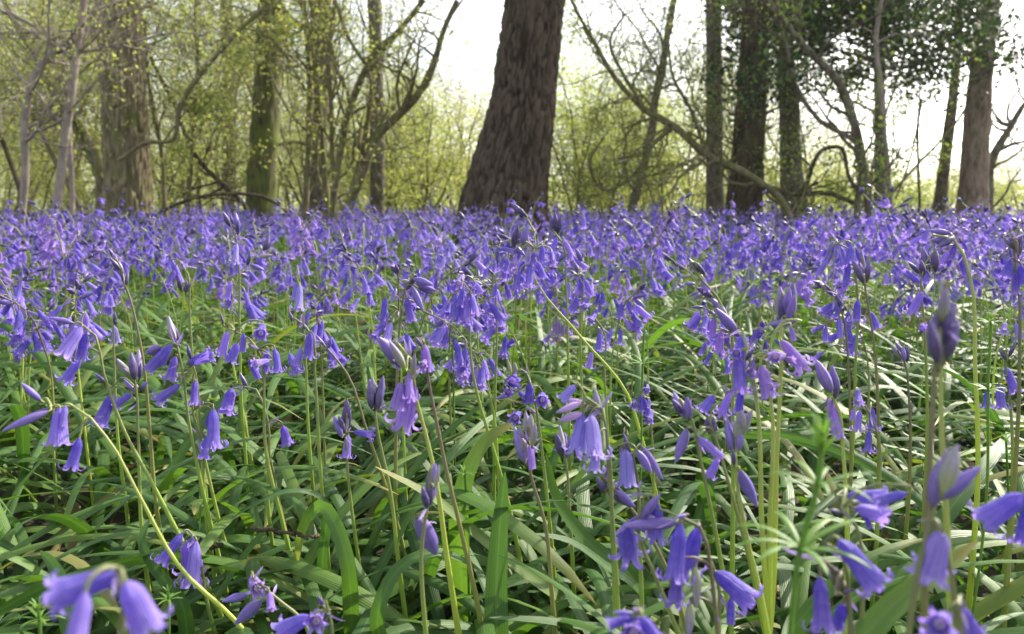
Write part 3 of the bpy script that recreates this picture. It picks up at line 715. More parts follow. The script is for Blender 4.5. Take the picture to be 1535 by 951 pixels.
def build_drift():
    rg = np.random.default_rng(23)
    near = drift_points(rg, .66, 2.6, lambda d: 155 if d > .85 else (120 if d > .76 else 65), clump=True)
    hero_n = len(HERO)
    near.sort(key=lambda p: p[1]); near = near[:300 - hero_n]
    dmax = near[-1][1]
    plan = []
    for x, y in near:
        h = rg.normal(.325, .045); h = min(max(h, .21), .40)
        if y < 1.0: h = min(h, .36)
        if rg.random() < .10: h = rg.uniform(.385, .43)
        n = int(rg.integers(5, 11)); nb = int(rg.integers(2, 5)); az = rg.uniform(0, 6.28)
        if rg.random() < .1: n, nb = int(rg.integers(0, 3)), 6
        head = px_of((x, y, h * .92))
        plan.append(dict(x=x, y=y, h=h, n=n, nb=nb, az=az, px=head[0], ref=pick(REFS, head[0]), row=pick(ROWS, y)))
    cells = {}
    for p in plan: cells.setdefault((p['ref'], p['row']), []).append(p)
    for (ref, row), v in cells.items():
        v.sort(key=lambda p: p['px'])
        for i, p in enumerate(v):
            kind = ('violet bluebell with %s open bells' % NUM[p['n']]) if p['n'] > 2 else 'bluebell still mostly in purple bud'
            p['label'] = '%s, %s from left in %s below %s' % (kind, ORD[i], row, ref)
    for p in plan:
        base = np.array([p['x'], p['y'], 0.0])
        sp_ = auto_stalk(base, p['h'], p['az'], rg)
        items = auto_items(sp_, p['az'], p['n'], p['nb'], rg, rg.uniform(.020, .0245), 1)
        u = rg.random(); tint = 'v' if u < .62 else ('k' if u < .82 else ('m' if u < .92 else 'p'))
        u = rg.random()
        make_bluebell(base, sp_, items, p['label'], 'bluebells massed below the trees', 'stalk' if u < .6 else ('stalk_brown' if u < .85 else 'stalk_yellow'), .0017, tint, rg, 2 if p['y'] < 1.5 else 1, p['y'] < 1.4)
    # ---- beyond those: the far part of the drift, too many to count
    lo = [bell_mesh('x', *p_, nt=6, ns=3) for p_ in OPEN_PAR[:3]]
    lob = [bud_mesh('x', .17, 5, 6)]
    LOV = [(np.concatenate(m.V), np.concatenate(m.Q), np.concatenate(m.I)) for m in lo]; LBV = (np.concatenate(lob[0].V), np.concatenate(lob[0].Q), np.concatenate(lob[0].I))
    vlo = bell_mesh('x', .17, .03, .10, 190, nt=4, ns=2); VV = (np.concatenate(vlo.V), np.concatenate(vlo.Q), np.concatenate(vlo.I))
    fmb, smb = MB(), MB()
    far = drift_points(rg, dmax, 10.5, lambda d: 120 if d < 3 else (80 if d < 5 else 46), .74, .2, True)
    for x, y in far:
        base = np.array([x, y, 0.0]); h = min(max(rg.normal(.335, .055), .22), .48); az = rg.uniform(0, 6.28)
        n, nb = int(rg.integers(7, 12)), int(rg.integers(1, 4))
        sp_ = auto_stalk(base, h, az, rg, 12); rnd = rg.random()
        tube(smb, sp_[3:], .0018 if y < 5 else .0024, 4, rnd)
        pr = rg.random()
        for kind, p, d, L in auto_items(sp_, az, n, nb, rg, .0245):
            V, Q, I = (LBV if kind in 'bkg' else (LOV[rg.integers(3)] if y < 4.5 else VV))
            m = np.array(rot_to(d, rg.uniform(0, 6)).to_matrix()) * L
            m = m @ np.diag([1.18, 1.18, 1.0]) * (1.12 if y > 4 else 1)
            I = I.copy(); I[:, 0] = (pr + rg.normal(0, .08)) % 1
            fmb.add(V @ m.T + p, Q, I, 1 if (kind in 'kg' or (kind == 'b' and rg.random() < .5)) and y < 6 else 0)
    root = fmb.build('bluebell_drift_flowers', [M['petal'], M['bud_dark']]); tag(root, 'far sheet of bluebell flowers under the trees', 'flowers', None, 'stuff')
    s = smb.build('bluebell_drift_stalks', M['stalk']); tag(s, 'stalks of the far bluebell sheet', 'stalks', None, 'stuff')

def build_leaf_mat():
    rg = np.random.default_rng(77); mb = MB()
    for d0, d1, dens, n, ns, wk in ((.16, .62, 860, 18, 5, 1.2), (.62, 1.7, 680, 15, 5, 1.15), (1.7, 4.0, 300, 9, 3, 1.1), (4.0, 10.5, 85, 6, 3, 1.4)):
        for x, y in drift_points(rg, d0, d1, lambda d: dens, .78, .22):
            az = rg.uniform(0, 6.28)
            far_lean = rg.random()
            L = rg.uniform(.22, .44); e0 = rg.uniform(.4, 1.15); bend = rg.uniform(1.0, 2.2)
            if y < .5: L = min(L, .25); e0 = min(e0, .95)
            c = noise3(np.array([x * 3.0, y * 3.0, 4.2]))
            mb2 = MB()
            p = strap(mb2, np.array([x, y, rg.uniform(0, .03)]), az, L, rg.uniform(.0075, .0145) * wk, e0, bend, rg.random(), n, rg.normal(0, .5), rg.uniform(.08, .35), rg.normal(0, .6), ns=ns)
            dist = np.linalg.norm(p - CAM, axis=1)
            if dist.min() < .3 and p[np.argmin(dist), 1] > -.05: continue
            px = [px_of(q) for q in p if q[1] > .05]
            if y < .7 and any(330 < u < 425 and 835 < v < 945 and q[1] < .44 for (u, v), q in zip(px, [q for q in p if q[1] > .05])): continue
            if y < .62 and px and min(v for u, v in px) < 640 and rg.random() < .85: continue
            mb.add(mb2.V[0], mb2.Q[0], mb2.I[0])
    o = mb.build('bluebell_leaf_mat', M['leaf']); tag(o, 'tangle of arching strap leaves covering the wood floor', 'leaves', None, 'stuff')

HLEAF = [
 ("broad upright green leaf standing in the open front of the mat", .46, 44, [(746,990),(744,900),(748,810),(757,708)], (0, -1, .05)),
 ("long leaf slanting down right behind the upright leaf", .50, 29, [(563,700),(640,740),(740,822),(850,900),(1010,955)], (.2, -.6, 1)),
 ("tall leaf curving down right from its pointed tip", .50, 32, [(818,680),(832,742),(880,812),(965,890)], (.3, -.8, .6)),
 ("leaf lying level along the bottom of the view, tip to the left", .42, 22, [(733,926),(800,929),(870,938),(980,960)], (0, -.5, 1)),
 ("pale leaf folded over so its blunt tip hangs down", .50, 27, [(520,840),(505,790),(484,758),(462,775),(440,866)], (0, -1, .2)),
 ("wide blue-green leaf reaching up right under the large pale bell", .29, 58, [(1270,990),(1330,915),(1400,860),(1466,811)], (-.3, -.9, .5)),
 ("broad grey-green leaf bending up beside the blurred front flowers", .40, 44, [(118,990),(100,905),(82,850),(60,826)], (.2, -1, .2)),
 ("leaf arching up then down like a hoop beside the slanting yellow stalk", .48, 27, [(270,900),(232,850),(212,805),(226,776)], (.3, -1, .1)),
 ("wide leaf curling up right toward the violet face-on flowers", .55, 38, [(690,760),(705,700),(735,655),(775,632)], (-.3, -.8, .5)),
 ("bent leaf making a bridge over the low front gap", .46, 28, [(570,905),(600,850),(650,828),(690,838),(726,860)], (0, -.6, 1)),
 ("short leaf with sharp tip above the brown twig", .50, 21, [(346,778),(390,752),(430,737),(475,742)], (0, -.5, 1)),
 ("shiny sunlit leaf slanting from the hollow toward the yellow stalks", .46, 26, [(800,800),(850,810),(910,850),(960,890)], (.2, -.5, 1)),
]
def build_hero_leaves():
    for label, d, w, path, side in HLEAF:
        pts = np.array([P(x, y, d + .012 * i) for i, (x, y) in enumerate(path)])
        if label[:3] not in ('bro',) and label.split()[0] in ('long', 'tall', 'shiny', 'leaf') and 'tip' not in label and 'hoop' not in label: pts = pts[::1]
        mb = MB(); base = pts[0].copy()
        if label.startswith(('long', 'tall', 'leaf lying', 'short', 'shiny')): pts = pts[::-1]
        base = np.array([pts[0][0], pts[0][1] + .02, 0.0]); full = np.vstack([base, base * .35 + pts[0] * .65, pts])
        if full[1][2] < .02: full = np.vstack([base, pts])
        V = strap(mb, None, 0, 0, w * d / F, 0, 0, .15 + .35 * rng.random(), 26, 0.15 * rng.normal(), .16, side, pts=full - base, ns=7)
        o = mb.build('bluebell_leaf', M['leaf'], None, base); tag(o, label, 'leaf', 'single strap leaves standing clear of the leaf mat')

# ---------------------------------------------------------------- cleavers: weak square stems with whorls of narrow leaves
CLV = [
 ("large blurred cleavers plant close to the lens with two spread whorls", .25, [(1233,655),(1226,725),(1200,821),(1181,990)], [(0.0, 40, 8), (.10, 66, 8), (.22, 84, 7), (.5, 118, 8)]),
 ("bright green cleavers shoot beside the broad upright leaf", .55, [(697,708),(699,742),(700,770),(702,840)], [(0.0, 14, 7), (.05, 22, 7), (.34, 34, 7)]),
 ("cleavers shoot with star whorl high at the edge of the drift", .50, [(1486,478),(1484,520),(1482,560),(1480,720)], [(0.0, 12, 6), (.04, 26, 7), (.45, 28, 7)]),
 ("cleavers shoot with umbrella whorl right of the slanting yellow stalk", .68, [(966,492),(964,530),(963,560),(962,640)], [(0.0, 10, 6), (.1, 18, 6), (.38, 30, 7)]),
 ("little cleavers shoot in shade left of the central stalks", .80, [(678,520),(679,540),(680,590)], [(0.0, 9, 6), (.2, 17, 6)]),
 ("low cleavers sprig over the leaves near the bent yellow stalk", .46, [(252,888),(253,905),(253,935)], [(0.0, 13, 6), (.25, 26, 7)]),
 ("low bright cleavers tuft below the blurred front bluebell", .36, [(58,915),(60,945),(60,990)], [(0.0, 22, 7), (.2, 42, 7)]),
 ("cleavers shoot rising beside the small bells and pale stalks", .62, [(1508,660),(1510,700),(1512,780)], [(0.0, 12, 6), (.2, 24, 7)]),
]
def build_cleavers():
    rg = np.random.default_rng(9)
    for label, d, path, whorls in CLV:
        pts = [P(x, y, d) for x, y in path]; z = pts[-1][2]
        if z > .01: pts.append(np.array([pts[-1][0], d + .01, 0]))
        base = pts[-1].copy(); base[2] = 0; pts[-1][2] = 0
        full = smooth(pts, 40); root = empty('cleavers', base, label, 'plant', 'cleavers shoots among the bluebells')
        mb = MB(); tube(mb, full - base, .0011, 4, .6); mb.build('stem', M['cleavers'], root)
        vis = smooth(pts[:len(path)], 40)
        for f, size, n in whorls:
            c = vis[int(f * 39)]; wm = MB(); L = size * d / F * 1.05
            for q in range(n):
                az = q * 2 * np.pi / n + rg.normal(0, .12)
                young = f < .15 and size > 35 or f < .01
                e0 = rg.uniform(1.0, 1.3) if young else rg.uniform(.35, .6)
                strap(wm, c - base, az, L * rg.uniform(.85, 1.1), L * (.17 if size < 35 else .10), e0, .6 if young else rg.uniform(.6, 1.3), rg.random(), 9, 0, .25, 0, floor=-9)
            wm.build('leaf_whorl', M['cleavers'], root)

# ================================================================ TREES
def leaves_at(mb, pts, size, rg, n_per=3, spread=.06, rnd=None, droop=.3, aspect=.62):
    """small folded leaves scattered round points"""
    pts = np.repeat(np.asarray(pts), n_per, 0); n = len(pts)
    if n == 0: return
    c = pts + rg.normal(0, spread, (n, 3))
    a = rg.normal(0, 1, (n, 3)); a[:, 2] -= droop; a /= np.linalg.norm(a, axis=1)[:, None]
    b = np.cross(a, rg.normal(0, 1, (n, 3))); b /= np.maximum(np.linalg.norm(b, axis=1)[:, None], 1e-6)
    nn = np.cross(a, b); L = (size * rg.uniform(.6, 1.25, n))[:, None]
    q = np.stack([c, c + a * L * .45 + b * L * aspect * .5 + nn * L * .1, c + a * L, c + a * L * .45 - b * L * aspect * .5 + nn * L * .1], 1)
    info = np.zeros((n, 4, 4)); info[..., 0] = (rg.random(n) if rnd is None else np.clip(rnd + rg.normal(0, .15, n), 0.01, .98))[:, None]; info[:, 2, 1] = 1; info[:, [1, 3], 2] = 1
    mb.add(q, np.arange(4 * n).reshape(n, 4), info.reshape(-1, 4))

def grow(mb, tips, p, d, length, r, depth, rg, wander=.22, up=.08, kids=(3, 5), k=6, ang=(.5, 1.1), ratio=(.4, .68)):
    n = max(5, int(5 + length * 3)); d = np.asarray(d, float) / np.linalg.norm(d); pts = [np.asarray(p, float)]
    for i in range(n):
        d = d + rg.normal(0, wander, 3) + [0, 0, up]; d /= np.linalg.norm(d); pts.append(pts[-1] + d * length / n)
    pts = np.array(pts); tube(mb, pts, np.linspace(r, max(r * .3, .0016), n + 1), k, rg.random())
    if depth <= 0: tips.append(pts[n // 3:]); return
    for _ in range(int(rg.integers(kids[0], kids[1] + 1))):
        i = int(rg.uniform(.25, 1.0) * n); t = pts[min(i + 1, n)] - pts[i - 1]; t /= np.linalg.norm(t)
        side = np.cross(t, rg.normal(0, 1, 3)); side /= np.linalg.norm(side); a = rg.uniform(*ang)
        rr = max(r * (1 - .7 * i / n) * .6, .0016)
        grow(mb, tips, pts[i], t * math.cos(a) + side * math.sin(a), length * rg.uniform(*ratio), rr, depth - 1, rg, wander * 1.1, up, kids, max(4, k - 1), ang, ratio)
    tips.append(pts[-2:])

def trunk_mesh(path, radii, k, n, kind, seed, flare=0.0):
    """trunk surface with its bark relief; path and radii run from the ground up"""
    q = smooth(np.column_stack([path, radii]), n); p, r = q[:, :3], q[:, 3]
    T, N, B = frames(p); a = np.arange(k) * 2 * np.pi / k
    z = np.concatenate([[0], np.cumsum(np.linalg.norm(np.diff(p, axis=0), axis=1))])
    A, Z = np.meshgrid(a, z); rm = r.mean()
    xyz = np.stack([np.cos(A) * rm, np.sin(A) * rm, Z], -1) + seed * 3.3
    lump = noise3(xyz * np.array([3, 3, 1.2])) * .05 * r[:, None]
    hgt = np.zeros_like(A); pid = np.zeros_like(A)
    if kind == 'pine':
        nu = 40
        wu = A / (2 * np.pi) * nu + noise3(xyz * [9, 9, 5]) * 1.0 + noise3(xyz * 25) * .3; wv = Z / .21 + noise3(xyz * [5, 5, 3] + 9) * .9
        e, pid = worley(wu, wv, nu, seed); w2, _ = worley(A / (2 * np.pi) * nu * 2 + noise3(xyz * 12) * .4, Z / .11 + noise3(xyz * 11) * .6, nu * 2, seed + 3)
        hgt = np.clip(e / .36, 0, 1) ** .8 * .021 + noise3(xyz * [9, 9, 2.5] + 3) * .008 + np.clip(w2 / .5, 0, 1) * .011 + noise3(xyz * 60) * .006 + noise3(xyz * 28) * .006
    elif kind == 'oak':
        nu = 30
        e, pid = worley(A / (2 * np.pi) * nu + noise3(xyz * [7, 7, 3]) * .6, Z / .28 + noise3(xyz * [5, 5, 2] + 5) * .6, nu, seed)
        hgt = np.clip(e / .45, 0, 1) * .014 + noise3(xyz * [40, 40, 14]) * .005
    elif kind == 'x': pass
    else: hgt = noise3(xyz * [30, 30, 12]) * .004 + noise3(xyz * [12, 12, 5]) * .008 * r[:, None] / .1
    if kind == 'pine' or kind == 'oak':
        but = np.cos(A * 5 + seed) * .10 * r[:, None] * np.exp(-Z / .35)
        lump = lump + but
    if kind != 'pine' and k > 60:
        kr = np.random.default_rng(seed)
        for _ in range(34):
            a0, z0 = kr.uniform(np.pi - 1.3, np.pi + 1.3), kr.uniform(.3, 3.2)
            q2 = ((A - a0) * r[:, None] / kr.uniform(.02, .045)) ** 2 + ((Z - z0) / kr.uniform(.010, .022)) ** 2
            hgt = hgt - .022 * np.exp(-q2) + .010 * np.exp(-((np.sqrt(q2) - 1.8) ** 2) * 2)
    rad = r[:, None] + lump + hgt - (.022 if kind == 'pine' else .008)
    V = p[:, None] + rad[..., None] * (np.cos(A)[..., None] * N[:, None] + np.sin(A)[..., None] * B[:, None])
    info = np.zeros((n, k, 4)); info[..., 0] = pid; info[..., 1] = Z / z[-1]; info[..., 2] = np.clip(hgt / .03, 0, 1)
    mb = MB(); mb.add(V, grid_q(n, k, True), info.reshape(-1, 4)); return mb, p, r

def px_path(path, d, total=None):
    """trunk course from photograph pixels (x, y, width), bottom to top; carried down to the ground and up past the view"""
    pts = [P(x, y, d) for x, y, w in path]; rad = [w / 2 * d / F for x, y, w in path]
    dv = pts[1] - pts[0]; s = np.clip(dv[:2] / max(dv[2], .05), -.4, .4)
    z0 = pts[0][2]
    if z0 > .05: pts.insert(0, np.array([pts[0][0] - s[0] * z0 * .8, d, -.06])); rad.insert(0, rad[0] * 1.10)
    if total:
        dv = pts[-1] - pts[-2]; s = np.clip(dv[:2] / max(dv[2], .05), -.25, .25); top = pts[-1][2]
        for f in (.35, .7, 1.0):
            h = (total - top) * f; pts.append(np.array([pts[-1][0] * 0 + pts[len(rad) - 1][0] if False else pts[-1][0] + s[0] * (total - top) * .33 * .5, d, top + h])); rad.append(rad[-1] * (.8 if f < 1 else .35))
    return np.array(pts), np.array(rad)

def crown_twigs(root, p, r, z0, rg, n_limbs, length, leafmat, leaf, barkm, n_per=3, depth=2, spread=.10, up=.1):
    mb, tips = MB(), []
    for i in range(n_limbs):
        zz = rg.uniform(z0, p[-1][2]); j = int(np.argmin(abs(p[:, 2] - zz))); az = rg.uniform(0, 6.28)
        grow(mb, tips, p[j], [math.cos(az), math.sin(az), rg.uniform(.2, .8)], length * rg.uniform(.6, 1.2), max(r[j] * .35, .012), depth, rg, up=up)
    loc = np.array(root.location)
    for a in range(len(mb.V)): mb.V[a] = mb.V[a] - loc
    mb.build('branch', M[barkm], root)
    lm = MB(); leaves_at(lm, np.concatenate(tips) - loc, leaf, rg, n_per, spread)
    lm.build('crown', M[leafmat], root)

def big_tree(name, label, d, path, kind, barkm, seed, total, k=96, n=200, limbs=10, limb_len=2.2, leafmat='spring', leaf=.07, z0=3.2, cat='tree', shoots=0, shoot_z=(1.3, 2.6), shoot_leaf='spring', shoot_len=.5):
    rg = np.random.default_rng(seed)
    pts, rad = px_path(path, d, total); rad = rad * (.93 if kind == 'pine' else .9)
    base = np.array([pts[0][0], d, 0.0]); root = empty(name, base, label, cat, None)
    mb, p, r = trunk_mesh(pts, rad, k, n, kind, seed)
    mb.V[0] = mb.V[0] - base; mb.build('trunk', M[barkm], root)
    if limbs: crown_twigs(root, p, r, z0, rg, limbs, limb_len, leafmat, leaf, barkm)
    if shoots:
        sm, tips = MB(), []
        for _ in range(shoots):
            z = rg.uniform(*shoot_z); j = int(np.argmin(abs(p[:, 2] - z))); az = rg.uniform(0, 6.28)
            q = p[j] + np.array([math.cos(az), math.sin(az), 0]) * r[j] * .9
            grow(sm, tips, q, [math.cos(az), math.sin(az), rg.uniform(-.2, .7)], shoot_len * rg.uniform(.5, 1.4), .006, 1, rg, kids=(2, 5), k=4)
        for a in range(len(sm.V)): sm.V[a] = sm.V[a] - base
        sm.build('side_shoot', M[barkm], root)
        lm = MB(); leaves_at(lm, np.concatenate(tips) - base, .026, rg, 1, .03); lm.build('shoot_foliage', M[shoot_leaf], root)
    return root

def stem_tree(name, label, d, stems, barkm, seed, cat='tree', twigs=6, twig_len=.8, depth=2, leafmat='spring', leaf=.035, n_per=2, spread=.05, group=None, twig_from=.15, dy=0.0, up=.05, stemname='stem', kids=(3, 5), wander=.25):
    """stems: lists of (x, y, width) pixels from the bottom up, each a stem of its own"""
    rg = np.random.default_rng(seed); root = None; tips = []
    for si, st in enumerate(stems):
        tm = MB()
        dd = d + dy * si * (1 if si % 2 else -1)
        pts = np.array([P(x, y, dd) for x, y, w in st]); rad = np.array([w / 2 * dd / F for x, y, w in st])
        if root is None:
            z0 = pts[0][2]; base = np.array([pts[0][0], d, 0.0 if z0 < .6 else z0]); root = empty(name, base, label, cat, group)
        if pts[0][2] < .6 and pts[0][2] > .03: pts = np.vstack([[pts[0][0] - (pts[1][0] - pts[0][0]) * .2, dd, -.04], pts]); rad = np.concatenate([[rad[0] * 1.05], rad])
        n = 40; q = smooth(np.column_stack([pts, rad]), n); p, r = q[:, :3], np.maximum(q[:, 3], .002)
        wob = np.stack([noise3(p * 2.2 + 5 + seed), noise3(p * 2.2 + 40 + seed), noise3(p * 2.2 + 90 + seed) * .3], -1) * .035 * np.clip(np.linspace(0, 6, n), 0, 1)[:, None] * min(1, d / 5)
        p = p + wob
        mb = MB(); tube(mb, p - base, r * (1 + .12 * noise3(p * 9)), 10, rg.random()); mb.build(stemname, M[barkm], root)
        T = np.gradient(p, axis=0); T /= np.linalg.norm(T, axis=1)[:, None]
        for _ in range(twigs):
            j = int(rg.uniform(twig_from, 1) * (n - 1)); t = T[j]; side = np.cross(t, rg.normal(0, 1, 3)); side /= np.linalg.norm(side); a = rg.uniform(.5, 1.2)
            grow(tm, tips, p[j], t * math.cos(a) + side * math.sin(a), twig_len * rg.uniform(.5, 1.3), max(min(r[j] * .5, .02), .003), depth, rg, wander, up, kids, 5)
        if twigs:
            for a in range(len(tm.V)): tm.V[a] = tm.V[a] - base
            tm.build('twig', M[barkm], root)
    if twigs and n_per:
            lm = MB(); leaves_at(lm, np.concatenate(tips) - base, leaf, rg, n_per, spread); lm.build('crown', M[leafmat], root)
    return root

def bush_proto(seed, height, spread, nst, leafmat, leaf, n_per, barkm='hazel_bark', depth=2, leafspread=.14, lean=.5, kids=(3, 5), r0=.02):
    """meshes of a multi-stemmed young tree: each stem, its twigs, its crown"""
    rg = np.random.default_rng(seed); stems, twigs, tips = [], [], []
    for s in range(nst):
        tm = MB(); az = rg.uniform(0, 6.28); mb = MB(); n = 14; p = [np.array([math.cos(az), math.sin(az), 0]) * .12 * spread + [0, 0, -.05]]
        d = np.array([math.cos(az) * lean * rg.uniform(.2, 1), math.sin(az) * lean * rg.uniform(.2, 1), 1.0]); hh = height * rg.uniform(.7, 1.05)
        for i in range(n):
            d = d + rg.normal(0, .10, 3); d[2] = max(d[2], .4); d /= np.linalg.norm(d); p.append(p[-1] + d * hh / n)
        p = np.array(p); r = np.linspace(r0 * rg.uniform(.7, 1.3), .005, n + 1); tube(mb, p, r, 6, rg.random()); stems.append(mb.mesh('stem', M[barkm]))
        for _ in range(8):
            j = int(rg.uniform(.2, .98) * n); a2 = rg.uniform(0, 6.28)
            grow(tm, tips, p[j], [math.cos(a2), math.sin(a2), rg.uniform(.1, .9)], height * rg.uniform(.14, .3), max(r[j] * .5, .004), depth, rg, .2, .05, kids, 4)
        twigs.append(tm.mesh('twig', M[barkm]))
    lm = MB(); leaves_at(lm, np.concatenate(tips), leaf, rg, n_per, leafspread)
    return stems, twigs, lm.mesh('crown', M[leafmat])

def put_bush(proto, name, label, cat, loc, rz, sc, group):
    root = empty(name, loc, label, cat, group); root.rotation_euler = (0, 0, rz); root.scale = (sc, sc, sc)
    for s in proto[0]: link('stem', s, root)
    for s in proto[1]: link('twig', s, root)
    link('crown', proto[2], root)
    return root

# ---------------------------------------------------------------- ground and litter
def build_ground():
    m, nt = newmat('wood_floor'); N = NT(nt); tc = N.n('ShaderNodeTexCoord')
    n1 = N.noise(tc.outputs['Object'], 14.0, 8.0, .7); n2 = N.noise(tc.outputs['Object'], .35, 3.0)
    col = N.ramp(n1, [(.3, C(.018, .013, .009)), (.55, C(.045, .03, .02)), (.75, C(.10, .07, .045))])
    col = N.mix(N.ramp(n2, [(.42, C(0, 0, 0)), (.6, C(.8, .8, .8))]), col, C(.05, .085, .022))
    b = N.n('ShaderNodeBsdfPrincipled'); N.set(b.inputs['Base Color'], col); b.inputs['Roughness'].default_value = .95
    bp = N.n('ShaderNodeBump'); bp.inputs['Strength'].default_value = .8; bp.inputs['Distance'].default_value = .02; N.set(bp.inputs['Height'], n1); nt.links.new(bp.outputs[0], b.inputs['Normal'])
    N.out(b.outputs[0])
    g = np.concatenate([-np.geomspace(300, 8, 22), np.linspace(-7.6, 7.6, 110), np.geomspace(8, 300, 22)])
    X, Y = np.meshgrid(g, g + 5.0); dist = np.hypot(X, Y)
    Z = (noise3(np.stack([X * 2.5, Y * 2.5, X * 0 + 1.5], -1)) * .010 - .012) * np.exp(-dist / 30)
    n = len(g); mb = MB(); mb.add(np.stack([X, Y, Z], -1), grid_q(n, n, False)[:, ::-1]); o = mb.build('ground', m); tag(o, 'dark wood floor of soil and leaf litter', 'ground', None, 'structure')
    rg = np.random.default_rng(3); mb = MB()
    pts = np.array([(x, y, .012) for x, y in drift_points(rg, .2, 3.2, lambda d: 170)])
    n = len(pts); az = rg.uniform(0, 6.28, n); L = rg.uniform(.025, .06, n)
    a = np.stack([np.cos(az), np.sin(az), rg.normal(.1, .2, n)], -1); b_ = np.stack([-np.sin(az), np.cos(az), rg.normal(0, .3, n)], -1)
    pts[:, 2] += rg.uniform(0, .03, n)
    u = np.linspace(0, 1, 5); w = np.sin(np.pi * (u * .9 + .05)) * .28
    for i in range(n):
        curl = rg.uniform(-.25, .35)
        V = np.stack([pts[i] + a[i] * L[i] * uu + s_ * b_[i] * L[i] * ww + np.array([0, 0, curl * L[i] * ((uu - .5) ** 2 * 2 + abs(s_) * .4)]) for uu, ww in zip(u, w) for s_ in (-1, 0, 1)])
        info = np.zeros((15, 4)); info[:, 0] = rg.random(); mb.add(V, grid_q(5, 3, False), info)
    tag(mb.build('fallen_leaves', M['dead']), 'brown fallen leaves lying between the bluebell leaves', 'dead leaves', None, 'stuff')
    for i, (label, path, d, w) in enumerate([("rough brown twig lying in the leaf mat under the short sharp-tipped leaf", [(375, 792), (410, 795), (440, 803), (478, 806)], .53, 6),
                                            ("brown broken stick low among leaves beneath the slanting stalk", [(300, 812), (318, 820), (330, 815)], .56, 8)]):
        pts = np.array([P(x, y, d) for x, y in path]); q = smooth(pts, 24); q += np.random.default_rng(i).normal(0, .0012, q.shape)
        mb = MB(); tube(mb, q - q[0], w / 2 * d / F * (1 + .3 * noise3(q * 160)), 8, .4); tag(mb.build('dead_twig', M['dark_bark'], None, q[0]), label, 'twig', 'dead twigs in the leaf mat')

